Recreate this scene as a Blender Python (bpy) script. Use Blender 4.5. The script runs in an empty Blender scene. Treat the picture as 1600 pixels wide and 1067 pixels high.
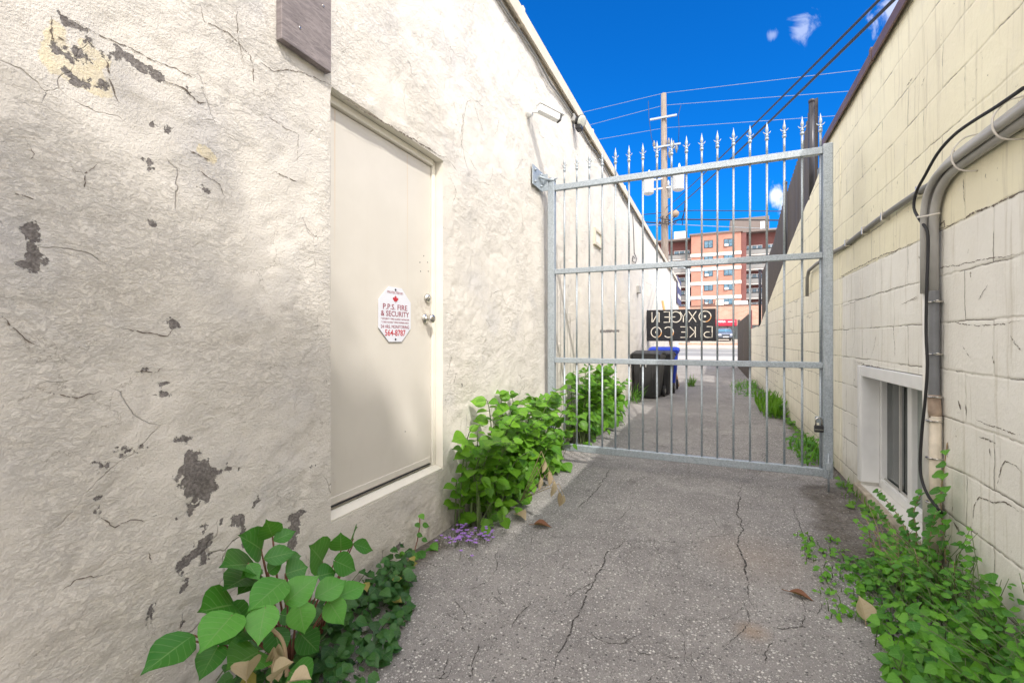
import bpy, bmesh, math, random
import numpy as np
from mathutils import Vector, Matrix

SC = bpy.context.scene
COL = SC.collection
R = math.radians

# ------------------------------------------------------------------ camera
HC = 1.30                                   # camera height
YAW = R(23.77)
FPX, CX, CY = 711.0, 800.0, 530.0           # focal length / principal point in photo pixels (1600 wide)
cd = bpy.data.cameras.new('camera')
cam = bpy.data.objects.new('camera', cd)
COL.objects.link(cam)
cam.location = (0, 0, HC)
cam.rotation_euler = (R(90), 0, YAW)
cd.sensor_width = 36.0
cd.lens = 36.0 * FPX / 1600.0
cd.shift_y = -3.5 / 1600.0
cd.clip_start = 0.02
cd.clip_end = 3000
SC.camera = cam

# ------------------------------------------------------------------ sun + sky
SUN_TRAVEL = Vector((-1.0, 1.0, -1.52)).normalized()
SUN_EL = math.asin(-SUN_TRAVEL.z)
sd = bpy.data.lights.new('sun', 'SUN')
sd.energy = 2.7
sd.angle = R(0.53)
sd.color = (1.0, 0.95, 0.88)
sun = bpy.data.objects.new('sun', sd)
COL.objects.link(sun)
sun.rotation_euler = SUN_TRAVEL.to_track_quat('-Z', 'Y').to_euler()
sun.location = (20, -20, 30)

SC.view_settings.view_transform = 'Standard'
SC.view_settings.look = 'None'
SC.view_settings.exposure = 0.5
SC.view_settings.gamma = 1.0
SC.render.engine = 'CYCLES'
SC.cycles.sample_clamp_indirect = 4.0

W = bpy.data.worlds.new('World')
SC.world = W
W.use_nodes = True


class NT:
    """small helper for building node trees"""
    def __init__(self, tree):
        self.t = tree

    def n(self, typ, ins=None, **props):
        nd = self.t.nodes.new(typ)
        for k, v in props.items():
            setattr(nd, k, v)
        if ins:
            for k, v in ins.items():
                self.set(nd.inputs[k], v)
        return nd

    def set(self, sock, v):
        if isinstance(v, bpy.types.NodeSocket):
            self.t.links.new(v, sock)
        else:
            sock.default_value = v

    def m(self, op, a, b=0.0, c=None, clamp=False):
        nd = self.t.nodes.new('ShaderNodeMath')
        nd.operation = op
        nd.use_clamp = clamp
        self.set(nd.inputs[0], a)
        self.set(nd.inputs[1], b)
        if c is not None:
            self.set(nd.inputs[2], c)
        return nd.outputs[0]

    def mix(self, f, a, b, blend='MIX'):
        nd = self.t.nodes.new('ShaderNodeMix')
        nd.data_type = 'RGBA'
        nd.blend_type = blend
        self.set(nd.inputs[0], f)
        self.set(nd.inputs[6], a if isinstance(a, bpy.types.NodeSocket) else (*a, 1)[:4])
        self.set(nd.inputs[7], b if isinstance(b, bpy.types.NodeSocket) else (*b, 1)[:4])
        return nd.outputs[2]

    def rng(self, v, a, b, c=0.0, d=1.0, smooth=True):
        nd = self.t.nodes.new('ShaderNodeMapRange')
        nd.interpolation_type = 'SMOOTHSTEP' if smooth else 'LINEAR'
        self.set(nd.inputs[0], v)
        for i, x in enumerate((a, b, c, d)):
            nd.inputs[i + 1].default_value = x
        return nd.outputs[0]

    def noise(self, vec, scale, detail=3.0, rough=0.55, dist=0.0):
        nd = self.n('ShaderNodeTexNoise', {'Scale': scale, 'Detail': detail, 'Roughness': rough, 'Distortion': dist})
        if vec is not None:
            self.set(nd.inputs['Vector'], vec)
        return nd.outputs['Fac']

    def vor(self, vec, scale, feature='F1', rnd=1.0):
        nd = self.t.nodes.new('ShaderNodeTexVoronoi')
        nd.feature = feature
        nd.inputs['Scale'].default_value = scale
        nd.inputs['Randomness'].default_value = rnd
        if vec is not None:
            self.set(nd.inputs['Vector'], vec)
        return nd

    def mapv(self, vec, scale=(1, 1, 1), loc=(0, 0, 0), rot=(0, 0, 0)):
        nd = self.n('ShaderNodeMapping')
        self.set(nd.inputs[0], vec)
        nd.inputs['Location'].default_value = loc
        nd.inputs['Rotation'].default_value = rot
        nd.inputs['Scale'].default_value = scale
        return nd.outputs[0]

    def attr(self, name):
        nd = self.n('ShaderNodeAttribute')
        nd.attribute_name = name
        return nd

    def bump(self, h, strength=0.5, dist=0.01, normal=None):
        nd = self.n('ShaderNodeBump', {'Strength': strength, 'Distance': dist})
        self.set(nd.inputs['Height'], h)
        if normal is not None:
            self.set(nd.inputs['Normal'], normal)
        return nd.outputs[0]


def pix_dir(px, py):
    u, v = (px - CX) / FPX, (CY - py) / FPX
    s, c = math.sin(YAW), math.cos(YAW)
    return Vector((-s + u * c, c + u * s, v))


# world: blue Nishita sky ahead, unseen bright broken cloud added behind and overhead as fill
wt = NT(W.node_tree)
W.node_tree.nodes.clear()
sky = wt.n('ShaderNodeTexSky', sky_type='NISHITA')
sky.sun_disc = False
sky.sun_elevation = SUN_EL
sky.sun_rotation = math.atan2(-SUN_TRAVEL.x, -SUN_TRAVEL.y)
sky.altitude = 100
sky.air_density = 1.0
sky.dust_density = 0.3
sky.ozone_density = 2.5
tc = wt.n('ShaderNodeTexCoord')
gen = tc.outputs['Generated']
blue = wt.mix(1.0, sky.outputs[0], (0.02, 0.50, 1.10), 'MULTIPLY')
sep = wt.n('ShaderNodeSeparateXYZ', {0: gen})
cn = wt.noise(wt.mapv(gen, (1, 1, 1.8)), 2.3, 5.0, 0.6, 0.4)
back = wt.m('ADD', wt.m('MULTIPLY', sep.outputs[1], -1.0), wt.m('MULTIPLY', cn, 0.55))
back = wt.rng(back, -0.28, 0.12)
fine = wt.noise(gen, 26, 6.0, 0.65, 0.6)
cl = None
for (px, py, rad, amt) in ((1255, 45, 0.026, 0.40), (1213, 303, 0.024, 0.9), (1392, 18, 0.034, 0.55), (1224, 316, 0.022, 0.85), (1208, 55, 0.010, 0.3)):
    d = pix_dir(px, py).normalized()
    dn = wt.n('ShaderNodeVectorMath', operation='DISTANCE')
    wt.set(dn.inputs[0], gen)
    dn.inputs[1].default_value = d
    k = wt.m('SUBTRACT', 1.0, wt.m('DIVIDE', dn.outputs['Value'], rad))
    k = wt.m('ADD', k, wt.m('MULTIPLY', wt.m('SUBTRACT', fine, 0.5), 3.0))
    k = wt.m('MULTIPLY', wt.rng(k, 0.1, 0.9), amt)
    cl = k if cl is None else wt.m('MAXIMUM', cl, k)
c1 = wt.mix(cl, blue, (5.6, 5.9, 6.8))
c2 = wt.mix(back, c1, (12.9, 12.5, 12.4))
bg = wt.n('ShaderNodeBackground', {'Color': c2, 'Strength': 0.15})
wo = wt.n('ShaderNodeOutputWorld')
W.node_tree.links.new(bg.outputs[0], wo.inputs[0])

# ------------------------------------------------------------------ projection helpers (trace the photo onto real planes)
XL, XR = -1.67, 1.13           # the two alley walls
YG = 4.62                      # gate plane


def on_x(px, py, X):
    d = pix_dir(px, py)
    t = X / d.x
    return Vector((X, d.y * t, HC + d.z * t))


def on_y(px, py, Y):
    d = pix_dir(px, py)
    t = Y / d.y
    return Vector((d.x * t, Y, HC + d.z * t))


def on_z(px, py, Z=0.0):
    d = pix_dir(px, py)
    t = (Z - HC) / d.z
    return Vector((d.x * t, d.y * t, Z))


# ------------------------------------------------------------------ numpy noise
def vnoise(u, v, seed):
    tab = np.random.RandomState(seed).rand(256, 256)
    iu, iv = np.floor(u).astype(int), np.floor(v).astype(int)
    fu, fv = u - iu, v - iv
    fu = fu * fu * fu * (fu * (fu * 6 - 15) + 10)
    fv = fv * fv * fv * (fv * (fv * 6 - 15) + 10)
    a = tab[iu & 255, iv & 255]
    b = tab[(iu + 1) & 255, iv & 255]
    c = tab[iu & 255, (iv + 1) & 255]
    d = tab[(iu + 1) & 255, (iv + 1) & 255]
    return (a * (1 - fu) + b * fu) * (1 - fv) + (c * (1 - fu) + d * fu) * fv - 0.5


def fbm(u, v, seed, octv=4, gain=0.5):
    s, a = 0, 1.0
    for i in range(octv):
        s = s + a * vnoise(u * 2 ** i + 17.3 * i, v * 2 ** i + 5.1 * i, seed + i)
        a *= gain
    return s


# ------------------------------------------------------------------ object helpers
def wloc(o):
    p = Vector((0, 0, 0))
    while o is not None:
        p += o.location
        o = o.parent
    return p


def tag(o, label=None, cat=None, group=None, kind=None):
    if label:
        o['label'] = label
    if cat:
        o['category'] = cat
    if group:
        o['group'] = group
    if kind:
        o['kind'] = kind
    return o


def thing(name, label, cat, loc=(0, 0, 0), group=None):
    o = bpy.data.objects.new(name, None)
    o.empty_display_size = 0.1
    COL.objects.link(o)
    o.location = loc
    return tag(o, label, cat, group)


class MB:
    """collects shapes (in world coordinates) and links them as one mesh object"""
    def __init__(self):
        self.v, self.f, self.mi, self.sm, self.uv, self.tint = [], [], [], [], {}, {}

    def add(self, verts, faces, mi=0, smooth=False, tint=None):
        o = len(self.v)
        self.v.extend([tuple(p) for p in verts])
        for f in faces:
            self.f.append(tuple(o + i for i in f))
            self.mi.append(mi)
            self.sm.append(smooth)
        if tint is not None:
            for i in range(len(verts)):
                self.tint[o + i] = tint
        return o

    def add_bm(self, bm, mi=0, smooth=False, M=None):
        bm.verts.index_update()
        vs = [(M @ v.co) if M else v.co.copy() for v in bm.verts]
        self.add(vs, [[v.index for v in f.verts] for f in bm.faces], mi, smooth)
        bm.free()

    def box(self, x0, x1, y0, y1, z0, z1, bev=0.0, mi=0, M=None, seg=1):
        bm = bmesh.new()
        bmesh.ops.create_cube(bm, size=1.0)
        for v in bm.verts:
            v.co = Vector(((x0 + x1) / 2 + v.co.x * (x1 - x0), (y0 + y1) / 2 + v.co.y * (y1 - y0), (z0 + z1) / 2 + v.co.z * (z1 - z0)))
        if bev > 0:
            bmesh.ops.bevel(bm, geom=list(bm.edges), offset=bev, segments=seg, affect='EDGES', profile=0.5)
        self.add_bm(bm, mi, False, M)
        return self

    def tube(self, pts, r, n=8, mi=0, cap=True, smooth=True):
        pts = [Vector(p) for p in pts]
        rs = r if isinstance(r, (list, tuple)) else [r] * len(pts)
        vs, fs = [], []
        up = None
        for i, p in enumerate(pts):
            a = pts[max(i - 1, 0)]
            b = pts[min(i + 1, len(pts) - 1)]
            t = (b - a)
            t = t.normalized() if t.length > 1e-9 else Vector((0, 0, 1))
            if up is None:
                up = Vector((0, 0, 1)) if abs(t.z) < 0.9 else Vector((1, 0, 0))
            s = t.cross(up)
            s.normalize()
            up = s.cross(t)
            for k in range(n):
                an = 2 * math.pi * k / n
                vs.append(p + (s * math.cos(an) + up * math.sin(an)) * rs[i])
        for i in range(len(pts) - 1):
            for k in range(n):
                k2 = (k + 1) % n
                fs.append((i * n + k, i * n + k2, (i + 1) * n + k2, (i + 1) * n + k))
        self.add(vs, fs, mi, smooth)
        if cap and n > 2:
            o = len(self.v) - len(vs)
            self.f.append(tuple(o + k for k in range(n))[::-1]); self.mi.append(mi); self.sm.append(False)
            self.f.append(tuple(o + (len(pts) - 1) * n + k for k in range(n))); self.mi.append(mi); self.sm.append(False)
        return self

    def lathe(self, base, axis, prof, n=16, mi=0, smooth=True):
        """prof: list of (distance along axis, radius)"""
        ax = Vector(axis).normalized()
        pts = [Vector(base) + ax * d for d, r in prof]
        s = ax.orthogonal().normalized()
        u = ax.cross(s)
        vs, fs = [], []
        for (d, r), p in zip(prof, pts):
            for k in range(n):
                an = 2 * math.pi * k / n
                vs.append(p + (s * math.cos(an) + u * math.sin(an)) * r)
        for i in range(len(prof) - 1):
            for k in range(n):
                k2 = (k + 1) % n
                fs.append((i * n + k, i * n + k2, (i + 1) * n + k2, (i + 1) * n + k))
        fs.append(tuple(range(n))[::-1])
        fs.append(tuple((len(prof) - 1) * n + k for k in range(n)))
        self.add(vs, fs, mi, smooth)
        return self

    def prism(self, poly, off, mi=0, bev=0):
        """poly: 3D points of a planar outline; off: extrusion vector"""
        n = len(poly)
        off = Vector(off)
        vs = [Vector(p) for p in poly] + [Vector(p) + off for p in poly]
        fs = [tuple(range(n))[::-1], tuple(range(n, 2 * n))]
        for i in range(n):
            j = (i + 1) % n
            fs.append((i, j, n + j, n + i))
        bm = bmesh.new()
        bv = [bm.verts.new(v) for v in vs]
        for f in fs:
            bm.faces.new([bv[i] for i in f])
        bmesh.ops.recalc_face_normals(bm, faces=bm.faces)
        if bev:
            bmesh.ops.bevel(bm, geom=list(bm.edges), offset=bev, segments=1, affect='EDGES')
        self.add_bm(bm, mi)
        return self

    def build(self, name, mats, parent=None, origin=None):
        base = wloc(parent) if parent is not None else Vector(origin or (0, 0, 0))
        me = bpy.data.meshes.new(name)
        me.from_pydata([Vector(p) - base for p in self.v], [], self.f)
        for m in (mats if isinstance(mats, (list, tuple)) else [mats]):
            me.materials.append(m)
        me.polygons.foreach_set('material_index', self.mi)
        me.polygons.foreach_set('use_smooth', self.sm)
        if self.uv:
            ul = me.uv_layers.new(name='uv')
            li = np.empty(len(me.loops), dtype=np.int32)
            me.loops.foreach_get('vertex_index', li)
            arr = np.zeros((len(self.v), 2), dtype=np.float32)
            for k, v in self.uv.items():
                arr[k] = v
            ul.data.foreach_set('uv', arr[li].ravel())
        if self.tint:
            at = me.attributes.new('tint', 'FLOAT', 'POINT')
            a = np.zeros(len(self.v), dtype=np.float32)
            for k, v in self.tint.items():
                a[k] = v
            at.data.foreach_set('value', a)
        me.update()
        o = bpy.data.objects.new(name, me)
        COL.objects.link(o)
        if parent is not None:
            o.parent = parent
        else:
            o.location = base
        return o


# ------------------------------------------------------------------ materials
def new_mat(name):
    m = bpy.data.materials.new(name)
    m.use_nodes = True
    nt = NT(m.node_tree)
    p = m.node_tree.nodes['Principled BSDF']
    return m, nt, p


def objco(nt):
    return nt.n('ShaderNodeTexCoord').outputs['Object']


def simple(name, col, rough=0.6, metal=0.0, var=0.12, scale=30, bump=0.0, spec=0.5):
    m, nt, p = new_mat(name)
    co = nt.n('ShaderNodeNewGeometry').outputs['Position']
    f = nt.noise(co, scale, 4)
    k = nt.rng(f, 0.25, 0.75, 1 - var, 1 + var, False)
    c = nt.n('ShaderNodeMix', data_type='RGBA', blend_type='MULTIPLY')
    c.inputs[0].default_value = 1
    c.inputs[6].default_value = (*col, 1)
    cc = nt.n('ShaderNodeCombineColor')
    for i in range(3):
        nt.set(cc.inputs[i], k)
    nt.set(c.inputs[7], cc.outputs[0])
    nt.set(p.inputs['Base Color'], c.outputs[2])
    nt.set(p.inputs['Roughness'], nt.rng(f, 0.2, 0.8, max(rough - 0.1, 0.02), min(rough + 0.1, 1), False))
    p.inputs['Metallic'].default_value = metal
    p.inputs['Specular IOR Level'].default_value = spec
    if bump:
        nt.set(p.inputs['Normal'], nt.bump(f, bump, 0.004))
    return m


def mat_stucco():
    m, nt, p = new_mat('painted_stucco')
    co = nt.n('ShaderNodeNewGeometry').outputs['Position']
    peel = nt.attr('peel').outputs['Fac']
    cream = nt.attr('cream').outputs['Fac']
    n1 = nt.noise(co, 28, 5, 0.65)
    n2 = nt.noise(co, 9, 4, 0.6)
    n3 = nt.noise(co, 90, 3, 0.6)
    sd_ = nt.m('ADD', peel, nt.m('MULTIPLY', nt.m('SUBTRACT', n1, 0.5), 0.085))
    sd_ = nt.m('ADD', sd_, nt.m('MULTIPLY', nt.m('SUBTRACT', n2, 0.5), 0.035))
    mask = nt.rng(sd_, -0.0015, 0.0015, 1, 0, False)
    rim = nt.rng(sd_, 0.001, 0.008, 1, 0, False)
    cm = nt.m('ADD', cream, nt.m('MULTIPLY', nt.m('SUBTRACT', n1, 0.5), 0.05))
    cmask = nt.rng(cm, -0.002, 0.002, 1, 0, False)
    # thin weathered paint: scattered hairline cracks that open in places
    vor = nt.vor(nt.mapv(nt.n('ShaderNodeVectorMath', {0: co, 1: nt.n('ShaderNodeVectorMath', {0: nt.n('ShaderNodeTexNoise', {'Vector': co, 'Scale': 5.0, 'Detail': 4.0}).outputs['Color'], 3: 0.16}, operation='SCALE').outputs[0]}, operation='ADD').outputs[0], (1, 1, 1)), 2.4, 'DISTANCE_TO_EDGE')
    gate = nt.rng(nt.noise(co, 3.2, 3), 0.54, 0.66)
    hair = nt.m('MULTIPLY', nt.rng(vor.outputs['Distance'], 0.001, 0.007, 1, 0), gate)
    # trowel marks
    tm = nt.noise(nt.mapv(co, (1, 1.4, 4.5), rot=(R(24), 0, 0)), 9, 5, 0.62, 0.6)
    big = nt.noise(co, 1.3, 4, 0.6)
    base = nt.mix(nt.rng(big, 0.3, 0.7), (0.745, 0.70, 0.635), (0.68, 0.64, 0.58))
    base = nt.mix(nt.rng(nt.noise(co, 2.6, 5, 0.6), 0.5, 0.75), base, (0.65, 0.62, 0.59))
    warm = nt.rng(nt.noise(co, 0.9, 2), 0.5, 0.7, 0, 0.5)
    base = nt.mix(warm, base, (0.72, 0.665, 0.575))
    base = nt.mix(nt.m('MULTIPLY', nt.rng(tm, 0.28, 0.40, 1, 0), 0.35), base, (0.50, 0.45, 0.39))  # hollows of the trowel marks darkened, crevice shade put into the colour
    sepz = nt.n('ShaderNodeSeparateXYZ', {0: co}).outputs[2]
    low = nt.m('MULTIPLY', nt.rng(nt.m('ADD', sepz, nt.m('MULTIPLY', n2, 0.5)), 0.2, 0.55, 1, 0), nt.rng(n1, 0.4, 0.62))
    base = nt.mix(nt.m('MULTIPLY', low, 0.4), base, (0.36, 0.31, 0.25))
    rough_m = nt.rng(nt.noise(co, 1.9, 3, 0.6), 0.40, 0.60, 0.15, 1.0)
    crumb0 = nt.noise(nt.mapv(co, (1, 1, 1.7), rot=(R(24), 0, 0)), 24, 7, 0.74, 0.3)
    crumb = nt.rng(crumb0, 0.42, 0.58)
    warp = nt.n('ShaderNodeVectorMath', {0: nt.n('ShaderNodeTexNoise', {'Vector': co, 'Scale': 4.2, 'Detail': 6.0, 'Roughness': 0.68}).outputs['Color'], 3: 0.34}, operation='SCALE').outputs[0]
    pvec = nt.n('ShaderNodeVectorMath', {0: nt.mapv(co, (1, 1, 1.5)), 1: warp}, operation='ADD').outputs[0]
    plate = nt.n('ShaderNodeSeparateColor', {0: nt.vor(pvec, 3.1).outputs['Color']}).outputs[0]
    plate2 = nt.n('ShaderNodeSeparateColor', {0: nt.vor(pvec, 8.0).outputs['Color']}).outputs[1]
    pedge = nt.rng(nt.vor(pvec, 3.1, 'DISTANCE_TO_EDGE').outputs['Distance'], 0.0, 0.010, 1, 0)
    pedge = nt.m('MULTIPLY', pedge, nt.rng(nt.noise(co, 2.2, 4, 0.6), 0.50, 0.60))
    near_ = nt.rng(nt.n('ShaderNodeSeparateXYZ', {0: co}).outputs[1], 2.2, 4.0, 1.0, 0.45)
    crevice_shade = nt.m('MULTIPLY', nt.rng(crumb0, 0.34, 0.43, 1, 0), rough_m)  # crevice shade painted into the colour where the crumb relief dips
    base = nt.mix(nt.m('MULTIPLY', crevice_shade, 0.45), base, (0.40, 0.35, 0.29))
    base = nt.mix(nt.m('MULTIPLY', pedge, nt.m('MULTIPLY', near_, 0.6)), base, (0.30, 0.26, 0.21))
    fleck = nt.m('MULTIPLY', nt.rng(nt.noise(co, 17, 5, 0.66), 0.715, 0.722), nt.rng(nt.noise(co, 1.1, 3, 0.5), 0.50, 0.56))
    mask = nt.m('MAXIMUM', mask, nt.m('MULTIPLY', fleck, nt.rng(nt.n('ShaderNodeSeparateXYZ', {0: co}).outputs[1], 2.5, 3.5, 1.0, 0.0)))
    pits = nt.rng(n3, 0.70, 0.76)
    base = nt.mix(nt.m('MULTIPLY', pits, 0.5), base, (0.30, 0.26, 0.21))
    base = nt.mix(cmask, base, nt.mix(nt.rng(n1, 0.4, 0.6), (0.77, 0.68, 0.49), (0.72, 0.645, 0.50)))
    base = nt.mix(nt.m('MULTIPLY', hair, 0.55), base, (0.23, 0.19, 0.15))
    conc = nt.mix(nt.rng(n3, 0.35, 0.7), (0.165, 0.148, 0.138), (0.30, 0.275, 0.26))
    base = nt.mix(mask, base, conc)
    base = nt.mix(nt.m('MULTIPLY', nt.m('MULTIPLY', rim, nt.m('SUBTRACT', 1.0, mask)), 0.35), base, (0.84, 0.80, 0.72))
    nt.set(p.inputs['Base Color'], base)
    p.inputs['Roughness'].default_value = 0.85
    p.inputs['Specular IOR Level'].default_value = 0.25
    h = nt.m('MULTIPLY', n3, 0.26)
    h = nt.m('ADD', h, nt.m('MULTIPLY', nt.noise(co, 170, 3), 0.22))
    h = nt.m('ADD', h, nt.m('MULTIPLY', nt.m('MULTIPLY', tm, rough_m), 0.24))
    h = nt.m('ADD', h, nt.m('MULTIPLY', nt.m('MULTIPLY', plate, near_), 0.52))
    h = nt.m('ADD', h, nt.m('MULTIPLY', nt.m('MULTIPLY', plate2, near_), 0.22))
    h = nt.m('ADD', h, nt.m('MULTIPLY', nt.m('MULTIPLY', crumb, rough_m), 0.24))
    h = nt.m('SUBTRACT', h, nt.m('MULTIPLY', mask, 0.75))
    h = nt.m('SUBTRACT', h, nt.m('MULTIPLY', hair, 0.5))
    nt.set(p.inputs['Normal'], nt.bump(h, 0.75, 0.015))
    return m


def mat_block():
    m, nt, p = new_mat('painted_block')
    co = nt.n('ShaderNodeNewGeometry').outputs['Position']
    s = nt.n('ShaderNodeSeparateXYZ', {0: co})
    wob = nt.n('ShaderNodeTexNoise', {'Vector': co, 'Scale': 3.5, 'Detail': 5.0, 'Roughness': 0.65})
    wob2 = nt.n('ShaderNodeTexNoise', {'Vector': co, 'Scale': 22.0, 'Detail': 3.0})
    yy = nt.m('ADD', nt.m('ADD', s.outputs[1], -0.038), nt.m('ADD', nt.m('MULTIPLY', nt.m('SUBTRACT', wob.outputs['Fac'], 0.5), 0.035), nt.m('MULTIPLY', nt.m('SUBTRACT', wob2.outputs['Fac'], 0.5), 0.010)))
    sepc = nt.n('ShaderNodeSeparateColor', {0: wob.outputs['Color']})
    sepd = nt.n('ShaderNodeSeparateColor', {0: wob2.outputs['Color']})
    zz = nt.m('ADD', nt.m('ADD', s.outputs[2], -0.137), nt.m('ADD', nt.m('MULTIPLY', nt.m('SUBTRACT', sepc.outputs[1], 0.5), 0.032), nt.m('MULTIPLY', nt.m('SUBTRACT', sepd.outputs[1], 0.5), 0.012)))
    vec = nt.n('ShaderNodeCombineXYZ', {0: yy, 1: zz, 2: 0.0}).outputs[0]

    def brick(mort, smooth):
        b = nt.n('ShaderNodeTexBrick', {'Scale': 1.0, 'Mortar Size': mort, 'Mortar Smooth': smooth, 'Bias': 0.0, 'Brick Width': 0.48, 'Row Height': 0.25})
        b.offset = 0.5
        b.squash = 1.0
        nt.set(b.inputs['Vector'], vec)
        return b.outputs['Fac']
    joint = brick(0.012, 1.0)
    thin = brick(0.0028, 0.3)
    n1 = nt.noise(co, 1.6, 4, 0.6)
    n2 = nt.noise(co, 7, 5, 0.6)
    n3 = nt.noise(co, 60, 4, 0.6)
    lowz = nt.rng(s.outputs[2], 0.2, 2.0, 0.05, -0.035, False)
    farw = nt.rng(s.outputs[1], 5.5, 7.5, 0.0, 0.075)
    crack = nt.m('MULTIPLY', thin, nt.rng(nt.m('ADD', nt.noise(co, 2.7, 4, 0.65), nt.m('ADD', lowz, farw)), 0.46, 0.55))
    # yellow paint above the line, off-white below
    edge = nt.m('ADD', s.outputs[2], nt.m('MULTIPLY', nt.m('SUBTRACT', n2, 0.5), 0.05))
    yel = nt.m('MAXIMUM', nt.rng(edge, 1.88, 1.895, 0, 1, False), nt.rng(s.outputs[1], 5.2, 5.25, 0, 0.55, False))
    ycol = nt.mix(nt.rng(n1, 0.3, 0.7), (0.86, 0.81, 0.61), (0.81, 0.755, 0.57))
    wcol = nt.mix(nt.rng(n1, 0.3, 0.7), (0.86, 0.84, 0.78), (0.80, 0.775, 0.71))
    base = nt.mix(yel, wcol, ycol)
    base = nt.mix(nt.rng(nt.noise(co, 4.5, 6, 0.7), 0.52, 0.72, 0, 0.3), base, (0.72, 0.68, 0.57))
    streak = nt.noise(nt.mapv(co, (1, 9, 0.5)), 3.2, 4, 0.6)
    base = nt.mix(nt.m('MULTIPLY', nt.rng(streak, 0.54, 0.70), 0.38), base, (0.46, 0.41, 0.31))
    grime = nt.rng(nt.m('ADD', s.outputs[2], nt.m('MULTIPLY', n2, 0.5)), 0.2, 0.62, 0.55, 0)
    base = nt.mix(grime, base, (0.40, 0.36, 0.27))
    chips = nt.m('MULTIPLY', nt.rng(nt.noise(nt.mapv(co, (1, 1.7, 0.8)), 13, 5, 0.68), 0.675, 0.685), nt.rng(nt.noise(co, 2.0, 3, 0.5), 0.47, 0.55))
    base = nt.mix(nt.m('MULTIPLY', chips, 0.95), base, (0.27, 0.235, 0.18))
    base = nt.mix(nt.m('MULTIPLY', joint, 0.22), base, (0.45, 0.41, 0.33))
    base = nt.mix(nt.m('MULTIPLY', crack, 0.85), base, (0.12, 0.10, 0.08))
    nt.set(p.inputs['Base Color'], base)
    p.inputs['Roughness'].default_value = 0.75
    p.inputs['Specular IOR Level'].default_value = 0.3
    h = nt.m('MULTIPLY', joint, -0.55)
    h = nt.m('SUBTRACT', h, nt.m('MULTIPLY', crack, 1.2))
    h = nt.m('ADD', h, nt.m('MULTIPLY', n3, 0.5))
    h = nt.m('ADD', h, nt.m('MULTIPLY', nt.noise(co, 23, 6, 0.7), 0.6))
    h = nt.m('ADD', h, nt.m('MULTIPLY', n2, 0.7))
    h = nt.m('SUBTRACT', h, nt.m('MULTIPLY', chips, 0.8))
    nt.set(p.inputs['Normal'], nt.bump(h, 0.55, 0.008))
    return m


def mat_asphalt():
    m, nt, p = new_mat('worn_asphalt')
    co = nt.n('ShaderNodeNewGeometry').outputs['Position']
    dirt = nt.attr('dirt').outputs['Fac']
    v1 = nt.vor(co, 64)
    v2 = nt.vor(co, 150)
    sp1 = nt.n('ShaderNodeSeparateColor', {0: v1.outputs['Color']})
    sp2 = nt.n('ShaderNodeSeparateColor', {0: v2.outputs['Color']})
    n1 = nt.noise(co, 1.1, 5, 0.62)
    n2 = nt.noise(co, 6, 5, 0.65)
    n3 = nt.noise(co, 260, 2)
    base = nt.mix(nt.rng(n1, 0.3, 0.7), (0.245, 0.23, 0.222), (0.355, 0.335, 0.318))
    base = nt.mix(nt.rng(n2, 0.42, 0.7, 0, 0.45), base, (0.18, 0.17, 0.166))
    stone = nt.mix(sp1.outputs[1], (0.05, 0.047, 0.047), (0.80, 0.77, 0.73))
    s1 = nt.m('MULTIPLY', nt.rng(v1.outputs['Distance'], 0.30, 0.42, 1, 0), nt.rng(sp1.outputs[0], 0.28, 0.32))
    base = nt.mix(nt.m('MULTIPLY', s1, 0.9), base, stone)
    s2 = nt.m('MULTIPLY', nt.rng(v2.outputs['Distance'], 0.28, 0.42, 1, 0), nt.rng(sp2.outputs[0], 0.30, 0.35))
    base = nt.mix(nt.m('MULTIPLY', s2, 0.85), base, nt.mix(sp2.outputs[1], (0.03, 0.028, 0.028), (0.82, 0.79, 0.75)))
    base = nt.mix(nt.rng(n3, 0.56, 0.66, 0, 0.55), base, (0.08, 0.075, 0.073))
    dn = nt.m('ADD', dirt, nt.m('MULTIPLY', nt.m('SUBTRACT', n2, 0.5), 0.9))
    dm = nt.rng(dn, 0.45, 0.95, 0, 0.8)
    soil = nt.mix(nt.rng(nt.noise(co, 45, 5, 0.7), 0.35, 0.65), (0.045, 0.036, 0.028), (0.17, 0.145, 0.115))
    base = nt.mix(dm, base, soil)
    oil = nt.rng(nt.noise(co, 2.3, 5, 0.65, 0.5), 0.60, 0.70, 0, 0.5)
    base = nt.mix(oil, base, (0.11, 0.10, 0.097))
    rust = nt.attr('rust').outputs['Fac']
    base = nt.mix(nt.m('MULTIPLY', rust, 0.7), base, (0.36, 0.26, 0.18))
    nt.set(p.inputs['Base Color'], base)
    p.inputs['Roughness'].default_value = 0.85
    p.inputs['Specular IOR Level'].default_value = 0.3
    h = nt.m('ADD', nt.m('MULTIPLY', s1, 0.6), nt.m('MULTIPLY', s2, 0.5))
    h = nt.m('ADD', h, nt.m('MULTIPLY', n3, 0.5))
    nt.set(p.inputs['Normal'], nt.bump(h, 0.9, 0.006))
    return m


def mat_crack(name, col, cover=0.5, scale=40):
    m, nt, p = new_mat(name)
    co = nt.n('ShaderNodeNewGeometry').outputs['Position']
    p.inputs['Base Color'].default_value = (*col, 1)
    p.inputs['Roughness'].default_value = 0.95
    a = nt.rng(nt.noise(co, scale, 4, 0.7), cover - 0.05, cover + 0.05)
    nt.set(p.inputs['Alpha'], a)
    return m


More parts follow.
